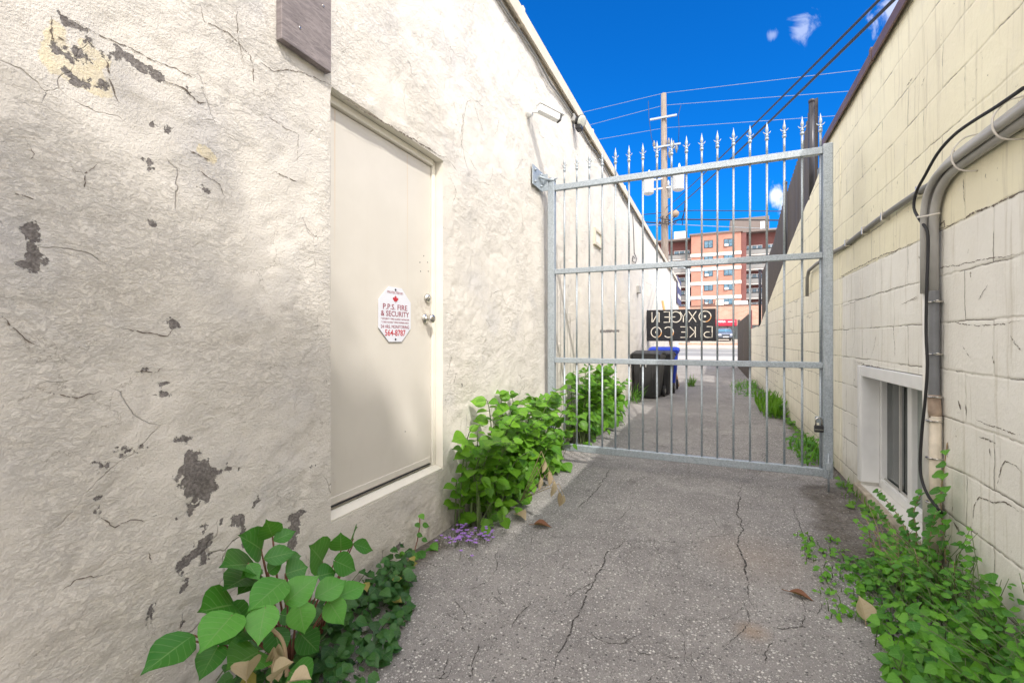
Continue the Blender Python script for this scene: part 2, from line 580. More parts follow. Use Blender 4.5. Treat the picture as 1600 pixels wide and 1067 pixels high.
def mat_galv():
    m, nt, p = new_mat('galvanised_steel')
    co = nt.n('ShaderNodeNewGeometry').outputs['Position']
    v = nt.vor(co, 150)
    s = nt.n('ShaderNodeSeparateColor', {0: v.outputs['Color']})
    n = nt.noise(co, 14, 4, 0.6)
    c = nt.mix(s.outputs[0], (0.31, 0.35, 0.38), (0.48, 0.53, 0.57))
    c = nt.mix(nt.rng(n, 0.5, 0.75, 0, 0.5), c, (0.50, 0.54, 0.57))
    run = nt.rng(nt.noise(nt.mapv(co, (9, 9, 0.8)), 3.0, 5, 0.65), 0.60, 0.72, 0, 0.45)
    c = nt.mix(run, c, (0.62, 0.65, 0.66))
    stain = nt.rng(nt.noise(co, 11, 6, 0.7), 0.66, 0.74, 0, 0.55)
    c = nt.mix(stain, c, (0.25, 0.19, 0.14))
    nt.set(p.inputs['Base Color'], c)
    p.inputs['Metallic'].default_value = 0.45
    nt.set(p.inputs['Roughness'], nt.rng(s.outputs[1], 0, 1, 0.42, 0.62, False))
    nt.set(p.inputs['Normal'], nt.bump(n, 0.12, 0.004))
    return m


def mat_leaf(name, c0, c1, vein=(0.30, 0.42, 0.14), rough=0.42, veins=7.0, trans=0.35):
    m, nt, p = new_mat(name)
    uv = nt.n('ShaderNodeUVMap', uv_map='uv').outputs[0]
    s = nt.n('ShaderNodeSeparateXYZ', {0: uv})
    tint = nt.attr('tint').outputs['Fac']
    co = nt.n('ShaderNodeNewGeometry').outputs['Position']
    base = nt.mix(tint, c0, c1)
    base = nt.mix(nt.rng(nt.noise(co, 60, 3), 0.5, 0.8, 0, 0.3), base, c0)
    au = nt.m('ABSOLUTE', s.outputs[0])
    mid = nt.rng(au, 0.015, 0.06, 1, 0)
    fr = nt.m('FRACT', nt.m('MULTIPLY', nt.m('SUBTRACT', s.outputs[1], nt.m('MULTIPLY', au, 0.22)), veins))
    side = nt.rng(nt.m('ABSOLUTE', nt.m('SUBTRACT', fr, 0.5)), 0.02, 0.09, 0.55, 0)
    vm = nt.m('MAXIMUM', mid, side)
    base = nt.mix(nt.m('MULTIPLY', vm, 0.55), base, vein)
    yellow = nt.rng(tint, 0.965, 0.985, 0, 1, False)
    base = nt.mix(yellow, base, (0.30, 0.26, 0.06))
    spots = nt.m('MULTIPLY', nt.rng(nt.noise(co, 190, 3, 0.6), 0.70, 0.73), nt.rng(nt.noise(co, 9, 2), 0.5, 0.6))
    base = nt.mix(spots, base, (0.20, 0.13, 0.05))
    nt.set(p.inputs['Base Color'], base)
    p.inputs['Roughness'].default_value = rough
    p.inputs['Specular IOR Level'].default_value = 0.4
    nt.set(p.inputs['Normal'], nt.bump(nt.m('ADD', nt.m('MULTIPLY', vm, -1.0), nt.m('MULTIPLY', nt.noise(co, 130, 2), 0.4)), 0.35, 0.003))
    tr = nt.n('ShaderNodeBsdfTranslucent')
    nt.set(tr.inputs[0], nt.mix(0.35, base, (0.30, 0.55, 0.03)))
    mx = nt.n('ShaderNodeMixShader', {0: trans})
    nt.t.links.new(p.outputs[0], mx.inputs[1])
    nt.t.links.new(tr.outputs[0], mx.inputs[2])
    nt.t.links.new(mx.outputs[0], nt.t.nodes['Material Output'].inputs[0])
    return m


def mat_door():
    m, nt, p = new_mat('door_paint')
    co = nt.n('ShaderNodeNewGeometry').outputs['Position']
    n = nt.noise(nt.mapv(co, (1, 14, 0.35)), 2.5, 4, 0.6)
    n2 = nt.noise(co, 5, 4)
    base = nt.mix(nt.rng(n2, 0.3, 0.7), (0.665, 0.625, 0.56), (0.64, 0.60, 0.535))
    s = nt.n('ShaderNodeSeparateXYZ', {0: co})
    # two rust runs down from the lintel
    run = None
    for yc, w, z0 in ((1.735, 0.005, 1.5), (2.33, 0.004, 1.25)):
        k = nt.rng(nt.m('ABSOLUTE', nt.m('SUBTRACT', nt.m('ADD', s.outputs[1], nt.m('MULTIPLY', nt.m('SUBTRACT', n2, 0.5), 0.008)), yc)), 0.0, w * 1.6, 1, 0)
        k = nt.m('MULTIPLY', k, nt.rng(s.outputs[2], z0, 2.4, 0.0, 0.40))
        run = k if run is None else nt.m('MAXIMUM', run, k)
    base = nt.mix(run, base, (0.62, 0.42, 0.22))
    base = nt.mix(nt.rng(n, 0.55, 0.75, 0, 0.10), base, (0.60, 0.54, 0.45))
    grub = nt.n('ShaderNodeVectorMath', {0: co, 1: (-1.74, 2.5, 1.47)}, operation='DISTANCE').outputs['Value']
    base = nt.mix(nt.m('MULTIPLY', nt.rng(grub, 0.03, 0.16, 0.5, 0), nt.rng(nt.noise(co, 30, 4, 0.6), 0.4, 0.6)), base, (0.45, 0.39, 0.32))
    scuff = nt.m('MULTIPLY', nt.rng(nt.noise(nt.mapv(co, (1, 3, 1)), 4, 6, 0.7), 0.55, 0.75, 0, 0.35), nt.rng(s.outputs[2], 0.5, 1.1, 1, 0))
    base = nt.mix(scuff, base, (0.55, 0.49, 0.42))
    spots = nt.m('MULTIPLY', nt.rng(nt.noise(co, 42, 3, 0.6), 0.72, 0.75), nt.rng(s.outputs[2], 0.45, 1.0, 1, 0.1))
    base = nt.mix(nt.m('MULTIPLY', spots, 0.7), base, (0.35, 0.27, 0.2))
    nt.set(p.inputs['Base Color'], base)
    p.inputs['Roughness'].default_value = 0.5
    nt.set(p.inputs['Normal'], nt.bump(nt.m('ADD', n2, nt.m('MULTIPLY', nt.noise(co, 70, 3), 0.2)), 0.12, 0.006))
    return m


def mat_wood(name, c0, c1, scale=(1, 1.2, 14), rough=0.8):
    m, nt, p = new_mat(name)
    co = nt.n('ShaderNodeNewGeometry').outputs['Position']
    g = nt.noise(nt.mapv(co, scale), 6, 6, 0.65, 0.8)
    g2 = nt.noise(nt.mapv(co, tuple(k * 4 for k in scale)), 7, 4, 0.6)
    base = nt.mix(nt.rng(g, 0.3, 0.7), c0, c1)
    base = nt.mix(nt.rng(g2, 0.55, 0.7, 0, 0.6), base, tuple(k * 0.45 for k in c0))
    kn = nt.vor(nt.mapv(co, (1, 1.0, 1.6)), 5.5)
    base = nt.mix(nt.rng(kn.outputs['Distance'], 0.05, 0.11, 0.75, 0), base, tuple(k * 0.35 for k in c0))
    nt.set(p.inputs['Base Color'], base)
    p.inputs['Roughness'].default_value = rough
    nt.set(p.inputs['Normal'], nt.bump(nt.m('ADD', g, g2), 0.4, 0.004))
    return m


def mat_brick(name, c0, c1, mortar, bw=0.4, rh=0.13, ms=0.02):
    m, nt, p = new_mat(name)
    co = nt.n('ShaderNodeNewGeometry').outputs['Position']
    s = nt.n('ShaderNodeSeparateXYZ', {0: co})
    vec = nt.n('ShaderNodeCombineXYZ', {0: nt.m('ADD', s.outputs[0], s.outputs[1]), 1: s.outputs[2], 2: 0.0}).outputs[0]
    b = nt.n('ShaderNodeTexBrick', {'Vector': vec, 'Color1': (*c0, 1), 'Color2': (*c1, 1), 'Mortar': (*mortar, 1), 'Scale': 1.0, 'Mortar Size': ms, 'Brick Width': bw, 'Row Height': rh})
    c = nt.mix(nt.rng(nt.noise(co, 0.6, 4), 0.4, 0.7, 0, 0.3), b.outputs['Color'], tuple(k * 0.75 for k in c0))
    nt.set(p.inputs['Base Color'], c)
    p.inputs['Roughness'].default_value = 0.85
    return m


def mat_glass(name, col=(0.02, 0.03, 0.03), rough=0.05):
    m, nt, p = new_mat(name)
    co = nt.n('ShaderNodeNewGeometry').outputs['Position']
    c = nt.mix(nt.rng(nt.noise(co, 3, 3), 0.35, 0.7), col, tuple(k * 2.2 + 0.01 for k in col))
    nt.set(p.inputs['Base Color'], c)
    p.inputs['Roughness'].default_value = rough
    p.inputs['Specular IOR Level'].default_value = 0.8
    return m


M = {}
M['stucco'] = mat_stucco()
M['block'] = mat_block()
M['asphalt'] = mat_asphalt()
M['galv'] = mat_galv()
M['door'] = mat_door()
M['crack'] = mat_crack('wall_crack', (0.15, 0.12, 0.095), 0.46, 50)
M['gcrack'] = mat_crack('asphalt_crack', (0.05, 0.045, 0.04), 0.45, 60)
M['scrape'] = mat_crack('pale_scrape', (0.48, 0.455, 0.43), 0.54, 90)
M['trim'] = simple('beige_trim', (0.66, 0.585, 0.47), 0.6, 0, 0.08, 6)
M['jamb'] = simple('jamb_paint', (0.76, 0.725, 0.64), 0.6, 0, 0.05, 8, 0.05)
M['white'] = simple('white_vinyl', (0.80, 0.80, 0.79), 0.4, 0, 0.05, 10)
M['white_wall'] = simple('white_wall_paint', (0.70, 0.68, 0.63), 0.7, 0, 0.08, 2)
M['brown'] = simple('brown_flashing', (0.13, 0.075, 0.06), 0.5, 0, 0.25, 6)
M['chrome'] = simple('satin_nickel', (0.62, 0.60, 0.56), 0.22, 1.0, 0.04, 20)
M['black'] = simple('black_plastic', (0.025, 0.025, 0.027), 0.45, 0, 0.2, 12)
M['binblack'] = simple('bin_plastic', (0.030, 0.030, 0.032), 0.5, 0, 0.3, 5)
M['blue'] = simple('blue_plastic', (0.012, 0.045, 0.42), 0.45, 0, 0.1, 5)
M['rubber'] = simple('black_rubber', (0.018, 0.018, 0.02), 0.7, 0, 0.2, 20)
M['conduit'] = simple('grey_conduit', (0.38, 0.37, 0.35), 0.55, 0, 0.12, 9)
M['conduit_d'] = simple('dark_grey_conduit', (0.22, 0.215, 0.20), 0.55, 0, 0.15, 9)
M['conduit_l'] = simple('pale_grey_conduit', (0.50, 0.485, 0.455), 0.55, 0, 0.1, 9)
M['flex'] = simple('grey_flexible_conduit', (0.19, 0.195, 0.205), 0.5, 0, 0.15, 15)
M['pipe_beige'] = simple('beige_pipe', (0.62, 0.55, 0.44), 0.55, 0, 0.18, 14)
M['rustpart'] = simple('brown_coupling', (0.36, 0.27, 0.20), 0.7, 0, 0.3, 25)
M['tie'] = simple('zip_tie', (0.62, 0.58, 0.52), 0.5)
M['sill'] = simple('raw_sill_concrete', (0.42, 0.36, 0.28), 0.85, 0, 0.35, 9, 0.4)
M['roof'] = simple('roof_membrane', (0.28, 0.27, 0.26), 0.9, 0, 0.15, 2)
M['plywood'] = mat_wood('weathered_plywood', (0.17, 0.145, 0.145), (0.29, 0.25, 0.245), (1, 1.6, 9))
M['polewood'] = mat_wood('pole_wood', (0.17, 0.135, 0.11), (0.34, 0.285, 0.245), (6, 6, 0.35))
M['stick'] = mat_wood('broom_wood', (0.50, 0.27, 0.10), (0.62, 0.36, 0.15), (6, 6, 0.8))
M['darkmetal'] = simple('dark_corrugated_steel', (0.075, 0.062, 0.055), 0.55, 0.1, 0.25, 3)
M['postmetal'] = simple('fence_post_steel', (0.05, 0.048, 0.055), 0.35, 0.4, 0.2, 8)
M['greyblue'] = simple('grey_blue_sheet', (0.20, 0.235, 0.27), 0.5, 0.2, 0.15, 8)
M['wine'] = simple('wine_red_post', (0.16, 0.03, 0.035), 0.5)
M['signblack'] = simple('sign_black', (0.012, 0.012, 0.016), 0.3, 0, 0.15, 6)
M['letter'] = simple('letter_cream', (0.78, 0.72, 0.60), 0.5)
M['letter_o'] = simple('letter_orange', (0.72, 0.38, 0.16), 0.5)
M['plate'] = simple('sign_white', (0.72, 0.73, 0.79), 0.35, 0, 0.03, 10)
M['red'] = simple('sign_red', (0.50, 0.025, 0.04), 0.45)
M['marroon'] = simple('sign_maroon', (0.28, 0.02, 0.05), 0.45)
M['navy'] = simple('navy_board', (0.07, 0.06, 0.13), 0.5)
M['wire'] = simple('black_wire', (0.02, 0.02, 0.025), 0.5)
M['wire_l'] = simple('bare_wire', (0.30, 0.33, 0.36), 0.4, 0.3)
M['can'] = simple('transformer_grey', (0.60, 0.61, 0.61), 0.45, 0, 0.06, 5)
M['dark_glass'] = mat_glass('dark_glass', (0.018, 0.026, 0.026))
M['apt_glass'] = mat_glass('apartment_glass', (0.04, 0.10, 0.15), 0.12)
M['mesh'] = simple('insect_screen', (0.30, 0.33, 0.32), 0.7, 0, 0.1, 90)
M['apt_brick'] = mat_brick('orange_brick', (0.47, 0.19, 0.13), (0.53, 0.23, 0.16), (0.44, 0.29, 0.24))
M['apt_dark'] = mat_brick('dark_red_brick', (0.19, 0.06, 0.055), (0.24, 0.08, 0.07), (0.20, 0.12, 0.11))
M['shop_brick'] = mat_brick('shop_brick', (0.44, 0.24, 0.175), (0.54, 0.33, 0.25), (0.50, 0.38, 0.31), 0.45, 0.16, 0.02)
M['band'] = simple('white_band', (0.78, 0.76, 0.72), 0.6, 0, 0.05, 2)
M['balc'] = simple('balcony_panel', (0.26, 0.26, 0.255), 0.6, 0, 0.1, 2)
M['slab'] = simple('balcony_slab', (0.62, 0.60, 0.57), 0.7, 0, 0.08, 2)
M['pent'] = simple('penthouse_brown', (0.20, 0.165, 0.15), 0.7, 0, 0.1, 1)
M['awning'] = simple('red_awning', (0.50, 0.015, 0.045), 0.6, 0, 0.06, 3)
M['carpaint'] = simple('grey_blue_car_paint', (0.20, 0.23, 0.30), 0.25, 0.4, 0.05, 3)
M['lamp'] = simple('headlamp_lens', (0.75, 0.77, 0.80), 0.15)
M['pavement'] = simple('concrete_pavement', (0.46, 0.43, 0.40), 0.85, 0, 0.12, 2)
M['road'] = simple('road_asphalt', (0.22, 0.215, 0.21), 0.85, 0, 0.12, 1.5)
M['paint'] = simple('road_paint', (0.75, 0.74, 0.70), 0.7)
M['soil'] = simple('lot_ground', (0.40, 0.35, 0.30), 0.9, 0, 0.2, 0.7)
M['leaf_big'] = mat_leaf('knotweed_leaf', (0.022, 0.15, 0.016), (0.13, 0.40, 0.06), (0.22, 0.38, 0.13), 0.38, 7, 0.3)
M['leaf_mid'] = mat_leaf('bright_leaf', (0.055, 0.19, 0.012), (0.19, 0.42, 0.03), (0.28, 0.48, 0.07), 0.4, 6, 0.4)
M['leaf_small'] = mat_leaf('weed_leaf', (0.022, 0.14, 0.016), (0.17, 0.44, 0.035), (0.2, 0.42, 0.08), 0.45, 5, 0.35)
M['leaf_ivy'] = mat_leaf('ivy_leaf', (0.012, 0.07, 0.014), (0.06, 0.19, 0.03), (0.12, 0.22, 0.07), 0.4, 4, 0.25)
M['leaf_tree'] = mat_leaf('tree_leaf', (0.03, 0.10, 0.02), (0.07, 0.18, 0.03))
M['leaf_dead'] = mat_leaf('dead_leaf', (0.34, 0.25, 0.15), (0.58, 0.48, 0.33), (0.42, 0.30, 0.16), 0.7, 6, 0.2)
M['leaf_brown'] = mat_leaf('red_brown_leaf', (0.16, 0.055, 0.03), (0.24, 0.10, 0.05), (0.30, 0.15, 0.08), 0.6, 6, 0.15)
M['stem'] = simple('green_stem', (0.12, 0.17, 0.06), 0.6, 0, 0.25, 30)
M['stem_red'] = simple('red_stem', (0.22, 0.09, 0.06), 0.6, 0, 0.25, 30)
M['stem_dry'] = simple('dry_stem', (0.34, 0.25, 0.15), 0.7, 0, 0.25, 30)
M['petal'] = simple('purple_petal', (0.36, 0.19, 0.58), 0.6, 0, 0.3, 200)
M['bark'] = simple('bark', (0.12, 0.09, 0.07), 0.9, 0, 0.3, 8)
M['ac'] = simple('brown_scar', (0.26, 0.20, 0.12), 0.8, 0, 0.3, 40)
M['skin_grey'] = simple('floodlight_grey', (0.55, 0.56, 0.50), 0.4)
M['pebble'] = simple('grit', (0.34, 0.31, 0.28), 0.9, 0, 0.4, 90)

# ------------------------------------------------------------------ ground
SLOPE0 = 24.0


def gz(y):
    return min(max(0.0, (y - SLOPE0) * 0.03), 1.35)


def gh_np(x, y):
    h = 0.030 * fbm(x * 0.9 + 40, y * 0.7 + 11, 301, 3) + 0.006 * fbm(x * 9 + 3, y * 9 + 8, 311, 2)
    fade = np.clip((y + 3) / 1.0, 0, 1) * np.clip((24 - y) / 3.0, 0, 1)
    return h * fade


def gh(x, y):
    return float(gh_np(np.array([float(x)]), np.array([float(y)]))[0])


def dist_cap(a, b, p0, p1):
    """distance of grid points (a,b) to the segment p0-p1"""
    dx, dy = p1[0] - p0[0], p1[1] - p0[1]
    L = dx * dx + dy * dy + 1e-12
    t = np.clip(((a - p0[0]) * dx + (b - p0[1]) * dy) / L, 0, 1)
    return np.hypot(a - p0[0] - t * dx, b - p0[1] - t * dy)


def jitter_line(pts, step, amp, rnd):
    out = [Vector(pts[0])]
    for a, b in zip(pts[:-1], pts[1:]):
        a, b = Vector(a), Vector(b)
        n = max(1, int((b - a).length / step))
        for i in range(1, n + 1):
            p = a.lerp(b, i / n)
            if i < n:
                p += Vector((rnd.uniform(-amp, amp), rnd.uniform(-amp, amp)))
            out.append(p)
    return out


def ribbon(pts2, width, rnd, taper=True):
    """2D polyline -> list of 2D left/right pairs"""
    n = len(pts2)
    L, Rr = [], []
    for i, p in enumerate(pts2):
        a, b = pts2[max(i - 1, 0)], pts2[min(i + 1, n - 1)]
        t = (b - a)
        if t.length < 1e-9:
            t = Vector((1, 0))
        t.normalize()
        nrm = Vector((-t.y, t.x))
        s = i / max(n - 1, 1)
        w = width * rnd.uniform(0.45, 1.3)
        if taper:
            w *= max(0.15, min(1.0, 5 * min(s, 1 - s)))
        L.append(p + nrm * w / 2)
        Rr.append(p - nrm * w / 2)
    return L, Rr


def axis_coords(parts, extra=()):
    s = set()
    for a, b, step in parts:
        n = max(1, int(round((b - a) / step)))
        for i in range(n + 1):
            s.add(round(a + (b - a) * i / n, 5))
    ex = [round(e, 5) for e in extra]
    out = [q for q in sorted(s) if all(abs(q - e) > 0.006 for e in ex)]
    return np.array(sorted(out + ex))


def build_ground():
    xs = axis_coords([(-1500, -60, 360), (-60, -6, 9), (-6, -1.8, 0.6), (-1.8, 1.3, 0.03), (1.3, 6, 0.6), (6, 60, 9), (60, 1500, 360)])
    ys = axis_coords([(-1500, -60, 360), (-60, -4, 8), (-4, 0.5, 0.3), (0.5, 6, 0.03), (6, 14, 0.08), (14, 24, 0.5), (24, 80, 2), (80, 200, 30), (200, 2200, 500)])
    X, Y = np.meshgrid(xs, ys, indexing='ij')
    Z = gh_np(X, Y) + np.clip((Y - SLOPE0) * 0.03, 0, 1.35)
    # soil against the walls, thicker on the right
    dr = np.abs(XR - X)
    dl = np.abs(X - XL) * 1.0
    dirt = np.maximum(np.clip(1.0 - dr / 0.42, 0, 1) * np.clip((Y - 1.5), 0, 1), np.clip(1.35 - dl / 0.22, 0, 1) * np.clip((2.75 - Y) / 0.3, 0.2, 1))
    dark = dist_cap(X, Y, (0.45, 4.3), (1.0, 3.4)) < 0.0
    q = on_z(1320, 800)
    dirt = np.maximum(dirt, np.clip(1.1 - dist_cap(X, Y, (q.x, q.y + 0.5), (q.x - 0.1, q.y - 0.9)) / 0.42, 0, 0.85))
    q = on_z(1230, 740)
    dirt = np.maximum(dirt, np.clip(0.75 - dist_cap(X, Y, (q.x - 0.9, q.y + 0.1), (q.x + 0.3, q.y - 0.2)) / 0.5, 0, 0.55))
    dirt = dirt * np.clip((18 - Y) / 4, 0, 1)
    a = on_z(1175, 985)
    rust = np.clip(1 - np.hypot(X - a.x, Y - a.y) / 0.09, 0, 1)
    a = on_z(1180, 870)
    rust = np.maximum(rust, 0.35 * np.clip(1 - np.hypot(X - a.x, (Y - a.y)) / 0.4, 0, 1))
    nx, ny = len(xs), len(ys)
    me = bpy.data.meshes.new('ground')
    verts = np.stack([X, Y, Z], -1).reshape(-1, 3)
    I = np.arange(nx * ny).reshape(nx, ny)
    F = np.stack([I[:-1, :-1], I[1:, :-1], I[1:, 1:], I[:-1, 1:]], -1).reshape(-1, 4)
    rnd = random.Random(5)
    V2, F2, MI = [], [], []
    base = len(verts)

    def add_rib(px, width, mi, step=0.035, amp=0.012, lift=0.0015):
        pts = [on_z(*p) for p in px]
        pl = jitter_line(jitter_line([(p.x, p.y) for p in pts], 0.06, amp * 1.2, rnd), 0.012, amp * 0.35, rnd)
        L, Rr = ribbon(pl, width * (0.62 if mi == 1 else 1.0), rnd)
        o = base + len(V2)
        for l, r in zip(L, Rr):
            V2.append((l.x, l.y, gh(l.x, l.y) + lift))
            V2.append((r.x, r.y, gh(r.x, r.y) + lift))
        for i in range(len(L) - 1):
            F2.append((o + 2 * i, o + 2 * i + 1, o + 2 * i + 3, o + 2 * i + 2))
            MI.append(mi)
    cr = [([(1010, 845), (975, 848), (945, 872), (930, 905), (910, 948), (895, 972), (880, 1012), (866, 1066)], 0.012),
          ([(972, 848), (1020, 846), (1085, 850)], 0.006),
          ([(1158, 755), (1152, 800), (1162, 830), (1152, 855), (1166, 882), (1168, 918), (1182, 962)], 0.015),
          ([(1195, 978), (1225, 982), (1252, 978), (1258, 962), (1246, 955)], 0.011),
          ([(958, 728), (950, 738), (935, 762), (912, 786), (898, 803)], 0.013),
          ([(778, 918), (782, 938), (792, 952)], 0.006), ([(832, 938), (812, 962), (798, 985)], 0.009),
          ([(1036, 1020), (1050, 1025), (1066, 1024)], 0.010),
          ([(752, 1005), (742, 1030), (738, 1066)], 0.008), ([(700, 1030), (690, 1066)], 0.008),
          ([(1155, 830), (1130, 838), (1100, 840)], 0.006), ([(1240, 790), (1252, 830), (1258, 850)], 0.008),
          ([(1085, 700), (1075, 730), (1078, 752)], 0.006), ([(1200, 700), (1190, 735), (1160, 758)], 0.007),
          ([(1250, 915), (1256, 940), (1262, 962)], 0.006), ([(735, 925), (760, 912)], 0.005), ([(830, 880), (805, 900)], 0.005)]
    hr = random.Random(17)
    for k in range(34):
        x, y = hr.uniform(620, 1300), hr.uniform(700, 1060)
        a_ = hr.uniform(-1.2, 1.2)
        n_ = hr.randint(2, 5)
        ln = [(x, y)]
        for q in range(n_):
            a_ += hr.uniform(-0.8, 0.8)
            st_ = hr.uniform(8, 24) * (y - 530) / 350
            ln.append((ln[-1][0] + st_ * math.sin(a_), min(1066, ln[-1][1] + 0.8 * st_ * math.cos(a_))))
        cr.append((ln, hr.uniform(0.003, 0.007)))
    for px, w in cr:
        add_rib(px, w, 1)
    sc = [([(1030, 798), (1012, 818), (985, 842), (962, 870), (940, 900)], 0.022), ([(1058, 845), (1030, 872), (1008, 912), (988, 950), (970, 985)], 0.020),
          ([(875, 960), (862, 985), (850, 1010), (838, 1040), (826, 1066)], 0.022), ([(1085, 680), (1068, 720), (1050, 760)], 0.014),
          ([(1100, 640), (1092, 665), (1088, 690)], 0.014), ([(1110, 1020), (1118, 1066)], 0.016)]
    for px, w in sc:
        add_rib(px, w, 2, 0.05, 0.004, 0.0011)
    allv = np.vstack([verts, np.array(V2)])
    me.from_pydata(allv.tolist(), [], F.tolist() + F2)
    for k in ('asphalt', 'gcrack', 'scrape'):
        me.materials.append(M[k])
    me.polygons.foreach_set('material_index', [0] * len(F) + MI)
    me.polygons.foreach_set('use_smooth', [True] * (len(F) + len(F2)))
    for nm, arr in (('dirt', dirt), ('rust', rust)):
        at = me.attributes.new(nm, 'FLOAT', 'POINT')
        at.data.foreach_set('value', np.concatenate([arr.ravel(), np.zeros(len(V2))]).astype(np.float32))
    me.update()
    o = bpy.data.objects.new('alley_ground', me)
    COL.objects.link(o)
    tag(o, kind='structure')


build_ground()

# ------------------------------------------------------------------ left building: stucco wall with a real displaced surface
DY0, DY1, DZ0, DZ1 = 1.641, 2.631, 0.42, 2.505      # door opening
WTOP = 1.78 * 1.67 + HC                              # 4.27
WEND = 26.0


def lw_h(y, z):
    y = np.asarray(y, float)
    z = np.asarray(z, float)
    wy = y + 0.12 * fbm(y * 2.1, z * 2.1, 21, 2)
    wz = z + 0.12 * fbm(y * 2.1 + 9, z * 2.1, 25, 2)
    h = 0.018 * fbm(wy * 1.1, wz * 1.1, 31, 3) + 0.006 * fbm(wy * 5, wz * 7, 41, 4, 0.6)
    r = np.abs(fbm(wy * 3.1 + 4, wz * 4.2, 51, 3))
    h = h - 0.005 * np.clip(1 - r / 0.06, 0, 1)
    h = h + 0.003 * fbm(y * 19, z * 22, 61, 2)
    # fade towards the door opening edges
    dd = np.maximum(np.maximum(DY0 - y, y - DY1), np.maximum(DZ0 - z, z - DZ1))
    k = np.clip(dd / 0.12, 0.25, 1)
    lint = np.clip(1 - np.abs(z - DZ1 - 0.03) / 0.06, 0, 1) * np.clip(1 - np.maximum(DY0 - y, y - DY1) / 0.1, 0, 1)
    return h * k + 0.014 * lint * (0.6 + fbm(y * 9, z * 9, 71, 2))


def peel_fields(Y, Z):
    big = np.full(Y.shape, 0.5)

    def caps(lst, X=XL):
        d = big.copy()
        for (x0, y0, x1, y1, r) in lst:
            a, b = on_x(x0, y0, X), on_x(x1, y1, X)
            up, dn = on_x((x0 + x1) / 2, (y0 + y1) / 2 - r, X), on_x((x0 + x1) / 2, (y0 + y1) / 2 + r, X)
            rr = abs(up.z - dn.z) / 2
            d = np.minimum(d, dist_cap(Y, Z, (a.y, a.z), (b.y, b.z)) - rr)
        return d
    grey = [(100, 30, 132, 48, 6), (95, 77, 130, 84, 8), (104, 117, 132, 134, 7), (160, 124, 169, 136, 7), (140, 62, 168, 90, 4), (118, 96, 140, 100, 4), (187, 80, 220, 100, 8), (222, 100, 250, 120, 7),
            (243, 196, 244, 196, 4), (262, 203, 263, 205, 5), (233, 254, 236, 258, 6), (322, 294, 325, 298, 6), (240, 346, 242, 349, 6), (292, 140, 298, 146, 4),
            (50, 352, 52, 388, 8), (34, 416, 64, 406, 9), (45, 418, 52, 424, 7), (270, 505, 274, 507, 6), (212, 584, 228, 580, 6), (230, 578, 240, 578, 2), (258, 601, 266, 597, 4),
            (248, 618, 262, 614, 4), (275, 686, 285, 690, 6), (285, 684, 308, 686, 4), (308, 682, 310, 688, 4), (180, 706, 190, 710, 4), (190, 702, 205, 702, 2), (207, 704, 214, 704, 5),
            (155, 722, 165, 727, 4), (297, 718, 297, 760, 13), (318, 732, 322, 768, 14), (275, 748, 290, 752, 7), (305, 770, 312, 778, 6), (330, 745, 338, 762, 5), (340, 736, 358, 731, 4),
            (373, 734, 374, 735, 3), (299, 792, 301, 802, 3), (153, 780, 155, 806, 3), (318, 821, 320, 830, 4), (348, 816, 349, 818, 3), (370, 812, 377, 814, 7), (378, 820, 380, 830, 3),
            (396, 790, 404, 780, 4), (278, 888, 300, 872, 6), (300, 868, 328, 842, 7), (288, 895, 287, 916, 5), (312, 878, 325, 868, 5), (450, 808, 476, 801, 4), (452, 812, 462, 812, 6),
            (460, 820, 456, 850, 8), (384, 845, 382, 856, 4), (489, 731, 492, 729, 3), (462, 741, 466, 741, 2), (240, 935, 231, 972, 3), (284, 966, 282, 974, 2), (245, 803, 252, 806, 2), (272, 813, 276, 812, 2),
            (617, 858, 628, 851, 4), (610, 840, 612, 842, 2), (700, 795, 703, 790, 2), (938, 518, 968, 517, 2), (720, 600, 722, 602, 2)]
    cream = [(88, 100, 92, 62, 14), (95, 95, 140, 115, 26), (120, 120, 165, 140, 14), (88, 40, 96, 50, 10), (135, 70, 165, 95, 10), (320, 235, 332, 245, 10)]
    return caps(grey), caps(cream)


